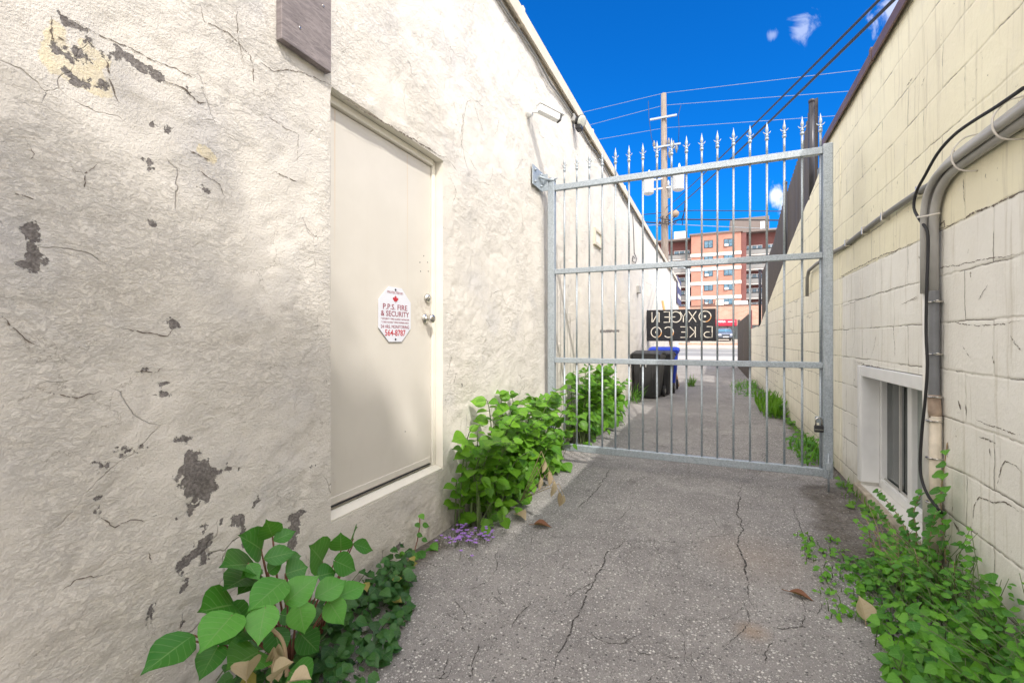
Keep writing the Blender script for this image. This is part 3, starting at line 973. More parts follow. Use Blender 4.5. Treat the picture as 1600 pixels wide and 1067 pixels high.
def wall_mesh(name, ys, zs, X, sgn, hfun, hole=None, depth=0.0, ribs=(), topfun=None):
    Y, Z = np.meshgrid(ys, zs, indexing='ij')
    if topfun is not None:
        T = topfun(Y)
        Z = Z / zs[-1] * T
    H = hfun(Y, Z)
    V = np.stack([X + sgn * H, Y, Z], -1).reshape(-1, 3)
    ny, nz = len(ys), len(zs)
    I = np.arange(ny * nz).reshape(ny, nz)
    q = np.stack([I[:-1, :-1], I[1:, :-1], I[1:, 1:], I[:-1, 1:]], -1)
    if sgn < 0:
        q = q[..., ::-1]
    if hole:
        y0, y1, z0, z1 = hole
        yc = (ys[:-1] + ys[1:]) / 2
        zc = (zs[:-1] + zs[1:]) / 2
        keep = ~(((yc > y0) & (yc < y1))[:, None] & ((zc > z0) & (zc < z1))[None, :])
        F = q[keep]
    else:
        F = q.reshape(-1, 4)
    F = F.tolist()
    mi = [0] * len(F)
    Vx, Fx, Mx = [], [], []
    base = len(V)
    if hole:
        iy = [int(np.argmin(abs(ys - y0))), int(np.argmin(abs(ys - y1)))]
        iz = [int(np.argmin(abs(zs - z0))), int(np.argmin(abs(zs - z1)))]
        loop = [(i, iz[0]) for i in range(iy[0], iy[1])] + [(iy[1], k) for k in range(iz[0], iz[1])] + \
               [(i, iz[1]) for i in range(iy[1], iy[0], -1)] + [(iy[0], k) for k in range(iz[1], iz[0], -1)]
        n = len(loop)
        for (i, k) in loop:
            Vx.append(V[I[i, k]].tolist())
        for (i, k) in loop:
            p = V[I[i, k]]
            Vx.append([X - sgn * depth, p[1], p[2]])
        for j in range(n):
            j2 = (j + 1) % n
            f = (base + j, base + j2, base + n + j2, base + n + j)
            Fx.append(f if sgn > 0 else f[::-1])
            Mx.append(2)
    rnd = random.Random(hash(name) % 1000 if False else 77)
    for (pts, width, amp) in ribs:
        pl = jitter_line(jitter_line(pts, 0.05, amp, rnd), 0.009, 0.0026, rnd)
        L, Rr = ribbon(pl, width * 0.62, rnd)
        o = base + len(Vx)
        for l, r in zip(L, Rr):
            for p in (l, r):
                hh = float(hfun(np.array([p.x]), np.array([p.y]))[0])
                Vx.append([X + sgn * (hh + 0.0016), p.x, p.y])
        for i in range(len(L) - 1):
            f = (o + 2 * i, o + 2 * i + 1, o + 2 * i + 3, o + 2 * i + 2)
            Fx.append(f)
            Mx.append(1)
    allv = V.tolist() + Vx
    return allv, F + Fx, mi + Mx, Y, Z


def finish_wall(name, data, mats, attrs, parent):
    V, F, mi, Y, Z = data
    me = bpy.data.meshes.new(name)
    me.from_pydata(V, [], F)
    for m in mats:
        me.materials.append(m)
    me.polygons.foreach_set('material_index', mi)
    me.polygons.foreach_set('use_smooth', [True] * len(F))
    n = Y.size
    for nm, arr in attrs.items():
        at = me.attributes.new(nm, 'FLOAT', 'POINT')
        full = np.full(len(V), 0.5, dtype=np.float32)
        full[:n] = arr.ravel()
        at.data.foreach_set('value', full)
    me.update()
    o = bpy.data.objects.new(name, me)
    COL.objects.link(o)
    o.parent = parent
    o.location = -wloc(parent)
    return o


def px_line(px, X):
    return [(on_x(x, y, X).y, on_x(x, y, X).z) for x, y in px]


lb = thing('stucco_building', 'long cream stucco building with peeling paint and a recessed steel door', 'building', (XL, 2.0, 0))
ys = axis_coords([(-3.0, 0.35, 0.08), (0.35, 4.2, 0.016), (4.2, 9.0, 0.04), (9.0, WEND, 0.16)], (DY0, DY1))
zs = axis_coords([(0, WTOP, 0.018)], (DZ0, DZ1))
lines = [([(395, 90), (430, 112), (470, 113), (520, 136)], 0.006), ([(95, 22), (170, 60), (235, 92), (300, 120), (330, 134)], 0.005),
         ([(310, 5), (318, 35), (355, 50), (390, 85), (397, 150)], 0.006), ([(80, 25), (82, 60), (108, 62)], 0.007),
         ([(168, 90), (173, 125), (188, 160)], 0.008), ([(250, 122), (290, 140), (310, 160), (330, 162)], 0.008), ([(290, 232), (330, 250)], 0.008),
         ([(400, 170), (445, 200), (468, 210), (467, 262)], 0.004), ([(425, 265), (470, 285)], 0.006), ([(310, 265), (345, 288), (352, 310)], 0.005),
         ([(133, 300), (135, 270), (155, 255)], 0.006), ([(155, 806), (180, 824), (205, 812), (230, 815)], 0.007), ([(95, 922), (120, 905), (160, 898)], 0.005),
         ([(232, 862), (236, 880)], 0.005), ([(283, 955), (280, 985)], 0.004), ([(190, 512), (230, 520), (262, 525), (272, 510)], 0.006), ([(210, 580), (240, 582), (255, 575)], 0.005),
         ([(0, 490), (40, 530), (60, 540)], 0.005), ([(66, 612), (120, 622), (160, 610)], 0.005), ([(718, 248), (722, 190), (728, 160), (738, 158)], 0.006),
         ([(738, 158), (745, 185), (757, 214)], 0.007), ([(740, 158), (755, 168)], 0.005), ([(780, 185), (776, 205), (770, 215)], 0.004), ([(838, 192), (845, 212), (868, 232)], 0.006),
         ([(697, 590), (705, 560), (702, 545)], 0.006), ([(708, 600), (712, 580)], 0.008), ([(776, 270), (796, 284)], 0.004), ([(730, 245), (744, 268)], 0.005),
         ([(655, 40), (662, 75)], 0.004), ([(370, 15), (372, 60), (380, 95)], 0.004), ([(20, 300), (60, 312)], 0.005), ([(40, 215), (55, 240), (48, 250)], 0.004),
         ([(940, 365), (944, 385), (940, 402)], 0.012), ([(1008, 440), (1020, 447)], 0.012), ([(700, 265), (712, 300), (705, 330)], 0.004),
         ([(815, 330), (818, 370)], 0.005), ([(518, 142), (560, 170), (610, 197), (660, 228), (693, 247)], 0.013)]
ribs = [(px_line(p, XL), w, 0.009) for p, w in lines]
data = wall_mesh('stucco_wall', ys, zs, XL, 1, lw_h, (DY0, DY1, DZ0, DZ1), 0.075, ribs)
pg, pc = peel_fields(data[3], data[4])
finish_wall('stucco_wall', data, [M['stucco'], M['crack'], M['jamb']], {'peel': pg, 'cream': pc}, lb)
# the rest of the building's body
mb = MB()
mb.box(-11, -10.8, -3, WEND, 0, WTOP).box(-10.8, XL - 0.10, WEND - 0.2, WEND - 0.004, 0, WTOP - 0.01).box(-10.8, XL - 0.10, -3, -2.8, 0, WTOP - 0.01)
mb.build('rear_wall', M['white_wall'], lb)
MB().box(-10.8, XL - 0.10, -2.8, WEND - 0.2, WTOP - 0.25, WTOP - 0.15).build('roof', M['roof'], lb)
# parapet cap and its drip edge
capm = MB().box(XL - 0.30, XL + 0.055, -3, WEND, WTOP + 0.0, WTOP + 0.115, 0.006)
capm.box(XL + 0.036, XL + 0.062, -3, WEND + 0.002, WTOP - 0.045, WTOP + 0.03, 0.003)
for yj in (1.2, 3.9, 6.6, 9.3, 12, 14.7, 17.4, 20.1, 22.8):
    capm.box(XL - 0.31, XL + 0.066, yj, yj + 0.05, WTOP - 0.048, WTOP + 0.119, 0.002)
capm.build('parapet_cap', M['trim'], lb)
# door
XD = XL - 0.068
mb = MB()
mb.box(XD - 0.045, XD, DY0 - 0.0, DY1 - 0.045, DZ0 + 0.034, DZ1 - 0.045, 0.003)
dr = mb.build('door', M['door'], lb)
fr = MB()
fr.box(XD - 0.05, XD + 0.012, DY1 - 0.042, DY1 - 0.003, DZ0 + 0.03, DZ1 - 0.003, 0.003)
fr.box(XD - 0.05, XD + 0.022, DY0, DY1 - 0.045, DZ1 - 0.041, DZ1 - 0.003, 0.003)
fr.build('door_frame', M['jamb'], lb)
fr = MB()
fr.prism([(XD - 0.05, DY0, DZ0 + 0.003), (XD + 0.066, DY0, DZ0 + 0.003), (XD + 0.066, DY0, DZ0 + 0.012), (XD + 0.004, DY0, DZ0 + 0.03), (XD - 0.05, DY0, DZ0 + 0.03)], (0, DY1 - DY0 - 0.004, 0))
fr.build('door_sill', M['jamb'], lb)
mb = MB()
mb.box(XD + 0.001, XD + 0.009, DY0 + 0.01, DY1 - 0.06, DZ0 + 0.056, DZ0 + 0.094, 0.002)
mb.build('door_sweep', M['door'], dr)
mb = MB()
mb.box(XD + 0.001, XD + 0.012, DY0 + 0.01, DY1 - 0.06, DZ0 + 0.044, DZ0 + 0.051, 0.002)
mb.build('sweep_seal', M['rubber'], dr)
kp = on_x(664, 498, XD)
mb = MB()
mb.lathe((XD, kp.y, kp.z), (1, 0, 0), [(0, 0.034), (0.006, 0.034), (0.012, 0.026), (0.014, 0.014), (0.032, 0.013), (0.036, 0.020), (0.044, 0.027), (0.056, 0.029), (0.066, 0.025), (0.070, 0.012), (0.071, 0.002)], 20)
mb.build('door_knob', M['chrome'], dr)
bp = on_x(667, 466, XD)
mb = MB()
mb.lathe((XD, bp.y, bp.z), (1, 0, 0), [(0, 0.031), (0.008, 0.031), (0.018, 0.024), (0.022, 0.020), (0.023, 0.002)], 20)
mb.lathe((XD + 0.0235, bp.y, bp.z), (1, 0, 0), [(0, 0.011), (0.002, 0.010), (0.0025, 0.001)], 12)
mb.build('deadbolt', M['chrome'], dr)
mb = MB()
for (px, py) in ((656, 410), (668, 410), (657, 424), (669, 424), (662, 400), (633, 674)):
    q = on_x(px, py, XD)
    MB().lathe((XD + 0.0005, q.y, q.z), (1, 0, 0), [(0, 0.004), (0.0008, 0.004)], 8).build('screw_hole', M['black'], dr)
# little framed wall panel, box and scar on the far part of the wall
a, b = on_x(927, 349, XL), on_x(938, 392, XL)
mb = MB()
y0, y1, z0, z1 = a.y, b.y, b.z + 0.02, a.z - 0.06
mb.box(XL - 0.02, XL + 0.035, y0, y1, z1 - 0.04, z1).box(XL - 0.02, XL + 0.035, y0, y1, z0, z0 + 0.05).box(XL - 0.02, XL + 0.035, y0, y0 + 0.05, z0 + 0.05, z1 - 0.04).box(XL - 0.02, XL + 0.035, y1 - 0.05, y1, z0 + 0.05, z1 - 0.04)
wf = mb.build('wall_vent_frame', M['trim'], lb)
MB().box(XL - 0.02, XL + 0.012, y0 + 0.05, y1 - 0.05, z0 + 0.05, z1 - 0.04).build('vent_panel', M['white_wall'], wf)
q = on_x(996, 453, XL)
MB().box(XL - 0.01, XL + 0.07, q.y - 0.12, q.y + 0.12, q.z - 0.08, q.z + 0.09, 0.005).build('junction_box', M['conduit'], lb)

# ------------------------------------------------------------------ things on the left wall
# weathered board
a, b, c = on_x(440, 62, XL + 0.04), on_x(518, 113, XL + 0.04), on_x(518, 14, XL + 0.04)
mb = MB()
zb = (a.z + b.z) / 2
mb.box(XL + 0.006, XL + 0.040, a.y, b.y, zb, zb + 0.63, 0.003)
for k in range(5):
    pass
bo = mb.build('wooden_board', M['plywood'], None, (XL, a.y, zb))
tag(bo, 'weathered grey wooden board screwed high on the stucco wall above the door', 'board')
mb = MB()
for (yy, zz) in ((a.y + 0.09, zb + 0.10), (a.y + 0.06, zb + 0.33), (b.y - 0.05, zb + 0.28), (b.y - 0.08, zb + 0.5), (a.y + 0.2, zb + 0.56)):
    MB().lathe((XL + 0.0405, yy, zz), (1, 0, 0), [(0, 0.006), (0.002, 0.005), (0.0022, 0.001)], 8).build('screw_head', M['chrome'], bo)

# security sign on the door
s0, s1 = on_x(590, 490, XD), on_x(640, 490, XD)
SY, SW = (s0.y + s1.y) / 2, (s1.y - s0.y)
zt, zbm = on_x(615, 449, XD).z, on_x(615, 534, XD).z
SZ, SH = (zt + zbm) / 2, zt - zbm
cx_ = 0.28


def sign_poly(x, sc=1.0):
    w, h = SW / 2 * sc, SH / 2 * sc
    c = 0.30 * SW * sc
    d = 0.25 * SH * sc
    return [(x, SY - w, SZ + h - d), (x, SY - w, SZ - h + d), (x, SY - w + c, SZ - h), (x, SY + w - c, SZ - h), (x, SY + w, SZ - h + d), (x, SY + w, SZ + h - d), (x, SY + w - c, SZ + h), (x, SY - w + c, SZ + h)]


sg = thing('security_sign', 'white octagonal security sign with red lettering screwed to the cream door', 'sign', (XD, SY, SZ))
MB().prism(sign_poly(XD + 0.004), (0.004, 0, 0)).build('plate', M['plate'], sg)


def text_faces(body, size, align='CENTER', bold=0.0, xs=1.0):
    cu = bpy.data.curves.new('txt', 'FONT')
    cu.body = body
    cu.size = size
    cu.align_x = align
    cu.align_y = 'CENTER'
    cu.offset = bold
    cu.extrude = 0.0004
    cu.resolution_u = 3
    ob = bpy.data.objects.new('txt', cu)
    COL.objects.link(ob)
    bpy.context.view_layer.update()
    me = ob.to_mesh()
    vs = [v.co.copy() for v in me.vertices]
    fs = [tuple(p.vertices) for p in me.polygons]
    ob.to_mesh_clear()
    bpy.data.objects.remove(ob)
    bpy.data.curves.remove(cu)
    if vs and xs:
        w = max(v.x for v in vs) - min(v.x for v in vs)
        return vs, fs, w
    return vs, fs, 0.0


def put_text(mb, body, width, height, fn, mi=0, bold=0.0):
    """lay text out so that it fills width x height (cap height); fn maps (x,y,z)->world"""
    vs, fs, w = text_faces(body, 1.0, bold=bold)
    if not vs:
        return
    x0, x1 = min(v.x for v in vs), max(v.x for v in vs)
    y0, y1 = min(v.y for v in vs), max(v.y for v in vs)
    out = [fn((v.x - (x0 + x1) / 2) * width / (x1 - x0), (v.y - (y0 + y1) / 2) * height / (y1 - y0), v.z) for v in vs]
    mb.add(out, fs, mi)


XF = XD + 0.0088


def on_sign(dy, dz):
    def f(x, y, z):
        return Vector((XF + z * 0.5, SY + dy + x, SZ + dz + y))
    return f


mb = MB()
put_text(mb, 'PROTECTED BY:', SW * 0.50, SH * 0.042, on_sign(0, SH * 0.40), 0)
put_text(mb, 'P.P.S. FIRE', SW * 0.76, SH * 0.10, on_sign(0, SH * 0.135), 1, 0.004)
put_text(mb, '& SECURITY', SW * 0.88, SH * 0.095, on_sign(0, SH * 0.012), 1, 0.004)
put_text(mb, '* SECURITY * FIRE ALARMS * INTERCOM', SW * 0.88, SH * 0.030, on_sign(0, -SH * 0.085), 0)
put_text(mb, '* CARD ACCESS * VIDEO SURVEILLANCE', SW * 0.86, SH * 0.030, on_sign(0, -SH * 0.145), 0)
put_text(mb, '24 HRS. MONITORING', SW * 0.88, SH * 0.058, on_sign(0, -SH * 0.225), 1)
put_text(mb, '564-8787', SW * 0.64, SH * 0.115, on_sign(0, -SH * 0.335), 2, 0.012)
# maple leaf emblem
ml = [(0, -0.5), (0.03, -0.22), (0.30, -0.27), (0.26, -0.17), (0.52, 0.06), (0.44, 0.10), (0.48, 0.26), (0.32, 0.22), (0.28, 0.30), (0.14, 0.14), (0.20, 0.42), (0.10, 0.36), (0, 0.56)]
ml = ml + [(-x, y) for x, y in ml[-2:0:-1]]
mb.prism([on_sign(x * SW * 0.17, SH * 0.275 + y * SH * 0.14)(0, 0, 0) for x, y in ml], (0.0006, 0, 0), 2)
mb.build('lettering', [M['marroon'], M['marroon'], M['red']], sg)
for dz in (SH * 0.455, -SH * 0.455):
    mb = MB()
    mb.lathe((XD + 0.008, SY, SZ + dz), (1, 0, 0), [(0, 0.007), (0.003, 0.006), (0.0035, 0.001)], 10)
    mb.build('screw', M['black'], sg)

# wall camera
q = on_x(824, 176, XL)
wc = thing('security_camera', 'white bullet camera on a round bracket high on the stucco wall', 'camera', q)
mb = MB()
mb.lathe(q + Vector((0.012, 0, 0)), (1, 0, 0), [(-0.03, 0.052), (0.012, 0.052), (0.034, 0.042), (0.040, 0.018)], 18)
mb.tube([q + Vector((0.045, 0, 0)), q + Vector((0.095, 0.01, -0.01)), q + Vector((0.12, 0.04, 0.01))], 0.013)
mb.build('bracket', M['white'], wc)
d = Vector((0.62, 0.72, -0.22)).normalized()
Mx = Matrix.Translation(q + Vector((0.13, 0.045, 0.02))) @ d.to_track_quat('X', 'Z').to_matrix().to_4x4()
mb = MB()
mb.box(-0.04, 0.20, -0.037, 0.037, -0.035, 0.035, 0.012, 0, Mx, 2)
mb.box(-0.05, 0.24, -0.046, 0.046, 0.036, 0.046, 0.004, 0, Mx)
body = mb.build('camera_body', M['white'], wc)
mb = MB()
mb.box(0.2005, 0.222, -0.034, 0.034, -0.033, 0.033, 0.008, 0, Mx, 2)
mb.build('lens_ring', M['black'], body)

# twin floodlight under the cap
q = on_x(893, 190, XL)
fl = thing('floodlight', 'round grey motion floodlight under the parapet of the stucco wall', 'floodlight', q)
mb = MB()
mb.box(XL - 0.01, XL + 0.05, q.y - 0.05, q.y + 0.05, q.z - 0.02, q.z + 0.08, 0.008)
mb.build('junction_box', M['conduit'], fl)
mb = MB()
c0 = q + Vector((0.07, 0.06, 0.02))
mb.lathe(c0, (0.75, -0.35, -0.4), [(-0.02, 0.03), (0.0, 0.06), (0.06, 0.082), (0.066, 0.086), (0.070, 0.08)], 18)
hd = mb.build('lamp_head', M['black'], fl)
ax = Vector((0.75, -0.35, -0.4)).normalized()
MB().lathe(c0 + ax * 0.0705, ax, [(0, 0.078), (0.006, 0.070), (0.010, 0.04), (0.011, 0.003)], 18).build('lens', M['skin_grey'], hd)
mb = MB()
mb.box(XL + 0.05, XL + 0.13, q.y - 0.02, q.y + 0.10, q.z - 0.12, q.z - 0.05, 0.015)
mb.tube([q + Vector((0.04, 0.02, 0.0)), q + Vector((0.08, 0.04, -0.07))], 0.014)
mb.build('sensor', M['black'], fl)

# cable stapled along the wall under the cap
rnd = random.Random(8)
pts = []
for i in range(60):
    y = -1.5 + i * 0.45
    z = WTOP - 0.10 + 0.025 * math.sin(i * 1.7) + rnd.uniform(-0.02, 0.02)
    pts.append((XL + 0.022 + 0.006 * math.sin(i), y, z))
pts = [p for p in pts if p[1] < q.y - 0.1] + [(XL + 0.03, q.y - 0.05, q.z + 0.05), (XL + 0.03, q.y + 0.06, q.z + 0.06)] + [p for p in pts if p[1] > q.y + 0.5 and p[1] < 25.5]
cb = MB().tube(pts, 0.011, 6).build('wall_cable', M['conduit_d'], None, (XL, 2, WTOP - 0.1))
tag(cb, 'grey brown cable stapled along the stucco wall under the roof cap', 'cable')
# hanging thin wire with a loop
pp = [on_x(*p, XL + 0.02) for p in ((988, 330), (990, 360), (991, 395), (995, 405), (993, 411), (988, 408), (989, 400), (992, 404))]
tag(MB().tube(pp, 0.008, 6).build('dangling_wire', M['wire'], None, pp[0]), 'thin dark wire hanging with a loop on the far stucco wall', 'wire')
# narrow navy board near the end of the wall
a, b = on_x(1056.5, 432, XL), on_x(1062.5, 476, XL)
nb = thing('wall_banner', 'narrow navy board hung at the street end of the stucco wall', 'banner', (XL, a.y, b.z))
zn0, zn1 = on_x(1058, 475, XL).z, on_x(1058, 433, XL).z
mb = MB().box(XL + 0.02, XL + 0.06, a.y, b.y, zn0, zn1, 0.01)
mb.build('board', M['navy'], nb)
mb = MB()
for k in range(2):
    zc = zn0 + (zn1 - zn0) * (0.3 + 0.42 * k)
    mb.box(XL + 0.061, XL + 0.065, a.y + 0.4, b.y - 0.4, zc - 0.10, zc + 0.10)
mb.build('pale_stripe', M['letter'], nb)

# ------------------------------------------------------------------ right building (block wall)
RTOP = 1.886 * XR + HC          # 3.43
REND = 5.30
WY0, WY1, WZ0, WZ1 = 3.28, 4.62, 0.10, 1.09       # window opening


def rw_h(y, z):
    y = np.asarray(y, float)
    z = np.asarray(z, float)
    return 0.008 * fbm(y * 1.7, z * 1.7, 91, 3) + 0.003 * fbm(y * 9, z * 9, 97, 2)


rb = thing('block_building', 'low painted block building, yellow above and white below, with a basement window', 'building', (XR, 2.0, 0))
ys = axis_coords([(-4.0, 0.8, 0.2), (0.8, REND, 0.03)], (WY0, WY1))
zs = axis_coords([(0, RTOP, 0.03)], (WZ0, WZ1))
rl = [([(1445, 420), (1470, 418), (1500, 415), (1520, 410), (1545, 405), (1599, 397)], 0.006), ([(1480, 500), (1520, 508), (1560, 506), (1599, 500)], 0.007),
      ([(1440, 282), (1425, 300), (1400, 320), (1380, 330)], 0.001), ([(1500, 345), (1530, 330), (1560, 318), (1599, 298)], 0.016), ([(1463, 360), (1500, 346)], 0.006),
      ([(1525, 655), (1560, 668), (1599, 680)], 0.007), ([(1530, 682), (1550, 690), (1558, 693)], 0.013), ([(1546, 700), (1547, 712)], 0.016),
      ([(1520, 820), (1522, 790), (1530, 776), (1552, 785), (1570, 784), (1599, 803)], 0.010), ([(1556, 775), (1565, 730), (1572, 720), (1590, 728), (1599, 738)], 0.008),
      ([(1490, 815), (1505, 838)], 0.028), ([(1481, 690), (1482, 715)], 0.020), ([(1498, 625), (1502, 640)], 0.018), ([(1580, 524), (1590, 540), (1599, 548)], 0.012),
      ([(1552, 555), (1555, 575)], 0.014), ([(1509, 630), (1510, 650)], 0.010), ([(1505, 540), (1518, 560)], 0.006), ([(1530, 470), (1545, 445)], 0.006),
      ([(1441, 375), (1410, 388), (1370, 403), (1330, 423), (1300, 440)], 0.011), ([(1405, 310), (1400, 345)], 0.007), ([(1425, 470), (1435, 465)], 0.006),
      ([(1408, 475), (1425, 468), (1435, 462)], 0.007), ([(1312, 480), (1350, 466), (1400, 450), (1425, 442)], 0.006), ([(1395, 500), (1398, 560)], 0.008),
      ([(1330, 560), (1335, 530)], 0.006), ([(1325, 660), (1345, 668)], 0.005), ([(1370, 520), (1360, 560)], 0.005), ([(1415, 135), (1425, 122)], 0.012),
      ([(1440, 135), (1445, 120)], 0.008), ([(1508, 275), (1509, 320)], 0.008), ([(1478, 345), (1470, 352)], 0.018), ([(1318, 620), (1320, 690), (1316, 720)], 0.006),
      ([(1336, 565), (1380, 577), (1442, 596)], 0.016)]
ribs = [(px_line(p, XR), w, 0.006) for p, w in rl if w > 0.002]
data = wall_mesh('block_wall_face', ys, zs, XR, -1, rw_h, (WY0, WY1, WZ0, WZ1), 0.15, ribs)
finish_wall('block_wall_face', data, [M['block'], M['crack'], M['white_wall']], {}, rb)
mb = MB()
mb.box(5.0, 5.2, -4, 5.9, 0, RTOP).box(XR + 0.004, 5.0, 5.70, 5.9, 0, RTOP - 0.01).box(XR + 0.16, 5.0, -4, -3.8, 0, RTOP - 0.01)
mb.build('rear_wall', M['block'], rb)
# pilaster at the corner behind the gate stile
MB().box(XR - 0.004, XR + 0.3, REND - 0.01, 5.898, 0, RTOP - 0.004, 0.01).build('corner_pilaster', M['block'], rb)
MB().box(XR + 0.05, 5.0, -3.8, 5.7, RTOP - 0.2, RTOP - 0.1).build('roof', M['roof'], rb)
mb = MB().box(XR - 0.035, XR + 0.30, -4, 5.93, RTOP + 0.002, RTOP + 0.05, 0.004)
mb.box(XR - 0.042, XR - 0.028, -4, 5.935, RTOP - 0.05, RTOP + 0.035, 0.003)
for yj in (0.6, 2.4, 4.2):
    mb.box(XR - 0.047, XR - 0.026, yj, yj + 0.04, RTOP - 0.053, RTOP + 0.054, 0.002)
mb.build('roof_flashing', M['brown'], rb)
# window
wd = thing('basement_window_root', None, None)
bpy.data.objects.remove(wd)
XW = XR + 0.135
mb = MB()
fw = 0.055
mb.box(XW - 0.02, XW + 0.05, WY0, WY1, WZ1 - 0.10, WZ1 - 0.002, 0.004).box(XW - 0.02, XW + 0.05, WY0, WY1, WZ0 + 0.0, WZ0 + 0.07, 0.004)
mb.box(XW - 0.02, XW + 0.05, WY1 - 0.06, WY1 - 0.002, WZ0 + 0.07, WZ1 - 0.10, 0.004).box(XW - 0.02, XW + 0.05, WY0 + 0.002, WY0 + 0.06, WZ0 + 0.07, WZ1 - 0.10, 0.004)
ym = on_x(1427, 700, XW).y
mb.box(XW - 0.022, XW + 0.045, ym - 0.035, ym + 0.035, WZ0 + 0.07, WZ1 - 0.10, 0.004)
wn = mb.build('window', M['white'], rb)
MB().box(XW + 0.02, XW + 0.026, ym + 0.035, WY1 - 0.06, WZ0 + 0.07, WZ1 - 0.10).build('dark_pane', M['dark_glass'], wn)
MB().box(XW + 0.012, XW + 0.018, WY0 + 0.06, ym - 0.035, WZ0 + 0.07, WZ1 - 0.10).build('screened_pane', M['mesh'], wn)
mb = MB()
mb.box(XW + 0.0, XW + 0.012, ym + 0.24, ym + 0.262, WZ0 + 0.07, WZ1 - 0.10)
mb.box(XW + 0.0, XW + 0.012, ym + 0.036, WY1 - 0.062, WZ0 + 0.07, WZ0 + 0.085)
mb.build('sliding_sash', M['conduit_l'], wn)
# white jamb board + trim head
mb = MB()
mb.box(XR - 0.008, XR + 0.114, WY1 - 0.03, WY1 - 0.004, WZ0 + 0.03, WZ1 - 0.095, 0.003)
mb.build('jamb_board', M['white'], wn)
mb = MB()
mb.box(XR - 0.010, XR + 0.03, WY1 + 0.003, WY1 + 0.075, WZ0 + 0.02, WZ1 - 0.01, 0.004)
mb.box(XR - 0.012, XR + 0.112, WY0 + 0.03, WY1 - 0.035, WZ1 - 0.092, WZ1 - 0.006, 0.004)
mb.build('window_trim', M['white'], wn)
mb = MB()
rnd = random.Random(3)
yy = WY0 - 0.10
while yy < WY1 + 0.05:
    L = rnd.uniform(0.36, 0.44)
    y2 = min(yy + L, WY1 + 0.10)
    mb.box(XR - 0.045 + rnd.uniform(-0.006, 0.006), XR + 0.112, yy, y2 - 0.008, -0.10, WZ0 - 0.004 + rnd.uniform(-0.006, 0.004), 0.010)
    yy = y2
mb.build('window_sill', M['sill'], wn)


# smooth the path
def smooth_path(pts, n=4):
    out = []
    for i in range(len(pts) - 1):
        p0, p1, p2, p3 = pts[max(i - 1, 0)], pts[i], pts[i + 1], pts[min(i + 2, len(pts) - 1)]
        for k in range(n):
            t = k / n
            out.append(0.5 * ((2 * p1) + (-p0 + p2) * t + (2 * p0 - 5 * p1 + 4 * p2 - p3) * t * t + (-p0 + 3 * p1 - 3 * p2 + p3) * t ** 3))
    out.append(pts[-1])
    return out


# conduits on the right wall
def arc_pts(p0, p1, p2, n=8):
    """quadratic bend"""
    out = []
    for i in range(n + 1):
        t = i / n
        out.append(Vector(p0) * (1 - t) ** 2 + Vector(p1) * 2 * t * (1 - t) + Vector(p2) * t * t)
    return out


yb = on_x(1452, 400, XR - 0.05).y
zb2 = 2.16
GRP = 'conduits clipped to the block wall'
cr_ = thing('conduit_run', 'straight dark grey conduit running along the block wall past the gate, uppermost of the bundle', 'conduit', (XR, 3, zb2), GRP)
p_ = [(XR - 0.03, -1.0, zb2 + 0.06), (XR - 0.03, 2.2, zb2 + 0.055), (XR - 0.03, 2.75, zb2 + 0.03)] + [(XR - 0.024 - 0.004 * math.sin(y * 2.2), y, zb2 - 0.005 + 0.012 * math.sin(y * 1.9)) for y in np.arange(3.1, 5.2, 0.25)] + [(XR - 0.03, 5.35, zb2), (XR - 0.02, 6.3, zb2 + 0.015), (XR - 0.02, 6.75, zb2), (XR - 0.02, 6.85, zb2 - 0.08), (XR - 0.02, 6.86, 1.85)]
MB().tube(p_, 0.019, 10).build('pipe', M['conduit_d'], cr_)
for y in (3.35, 3.95, 4.4, 4.9):
    mb = MB()
    mb.box(XR - 0.05, XR + 0.004, y, y + 0.025, zb2 - 0.032, zb2 + 0.028, 0.004)
    mb.build('clip', M['chrome'], cr_)
specs = [(0.026, 0.006, 'conduit_l', 'pale grey conduit bending down the block wall, thickest of the bundle', 0.0, 0.023, 0.32),
         (-0.026, -0.012, 'conduit', 'mid grey conduit at the bottom of the bundle bending down beside the window', 0.046, 0.021, 0.29),
         (-0.006, 0.036, 'conduit', 'mid grey conduit at the front of the bundle on the block wall', 0.024, 0.016, 0.28)]
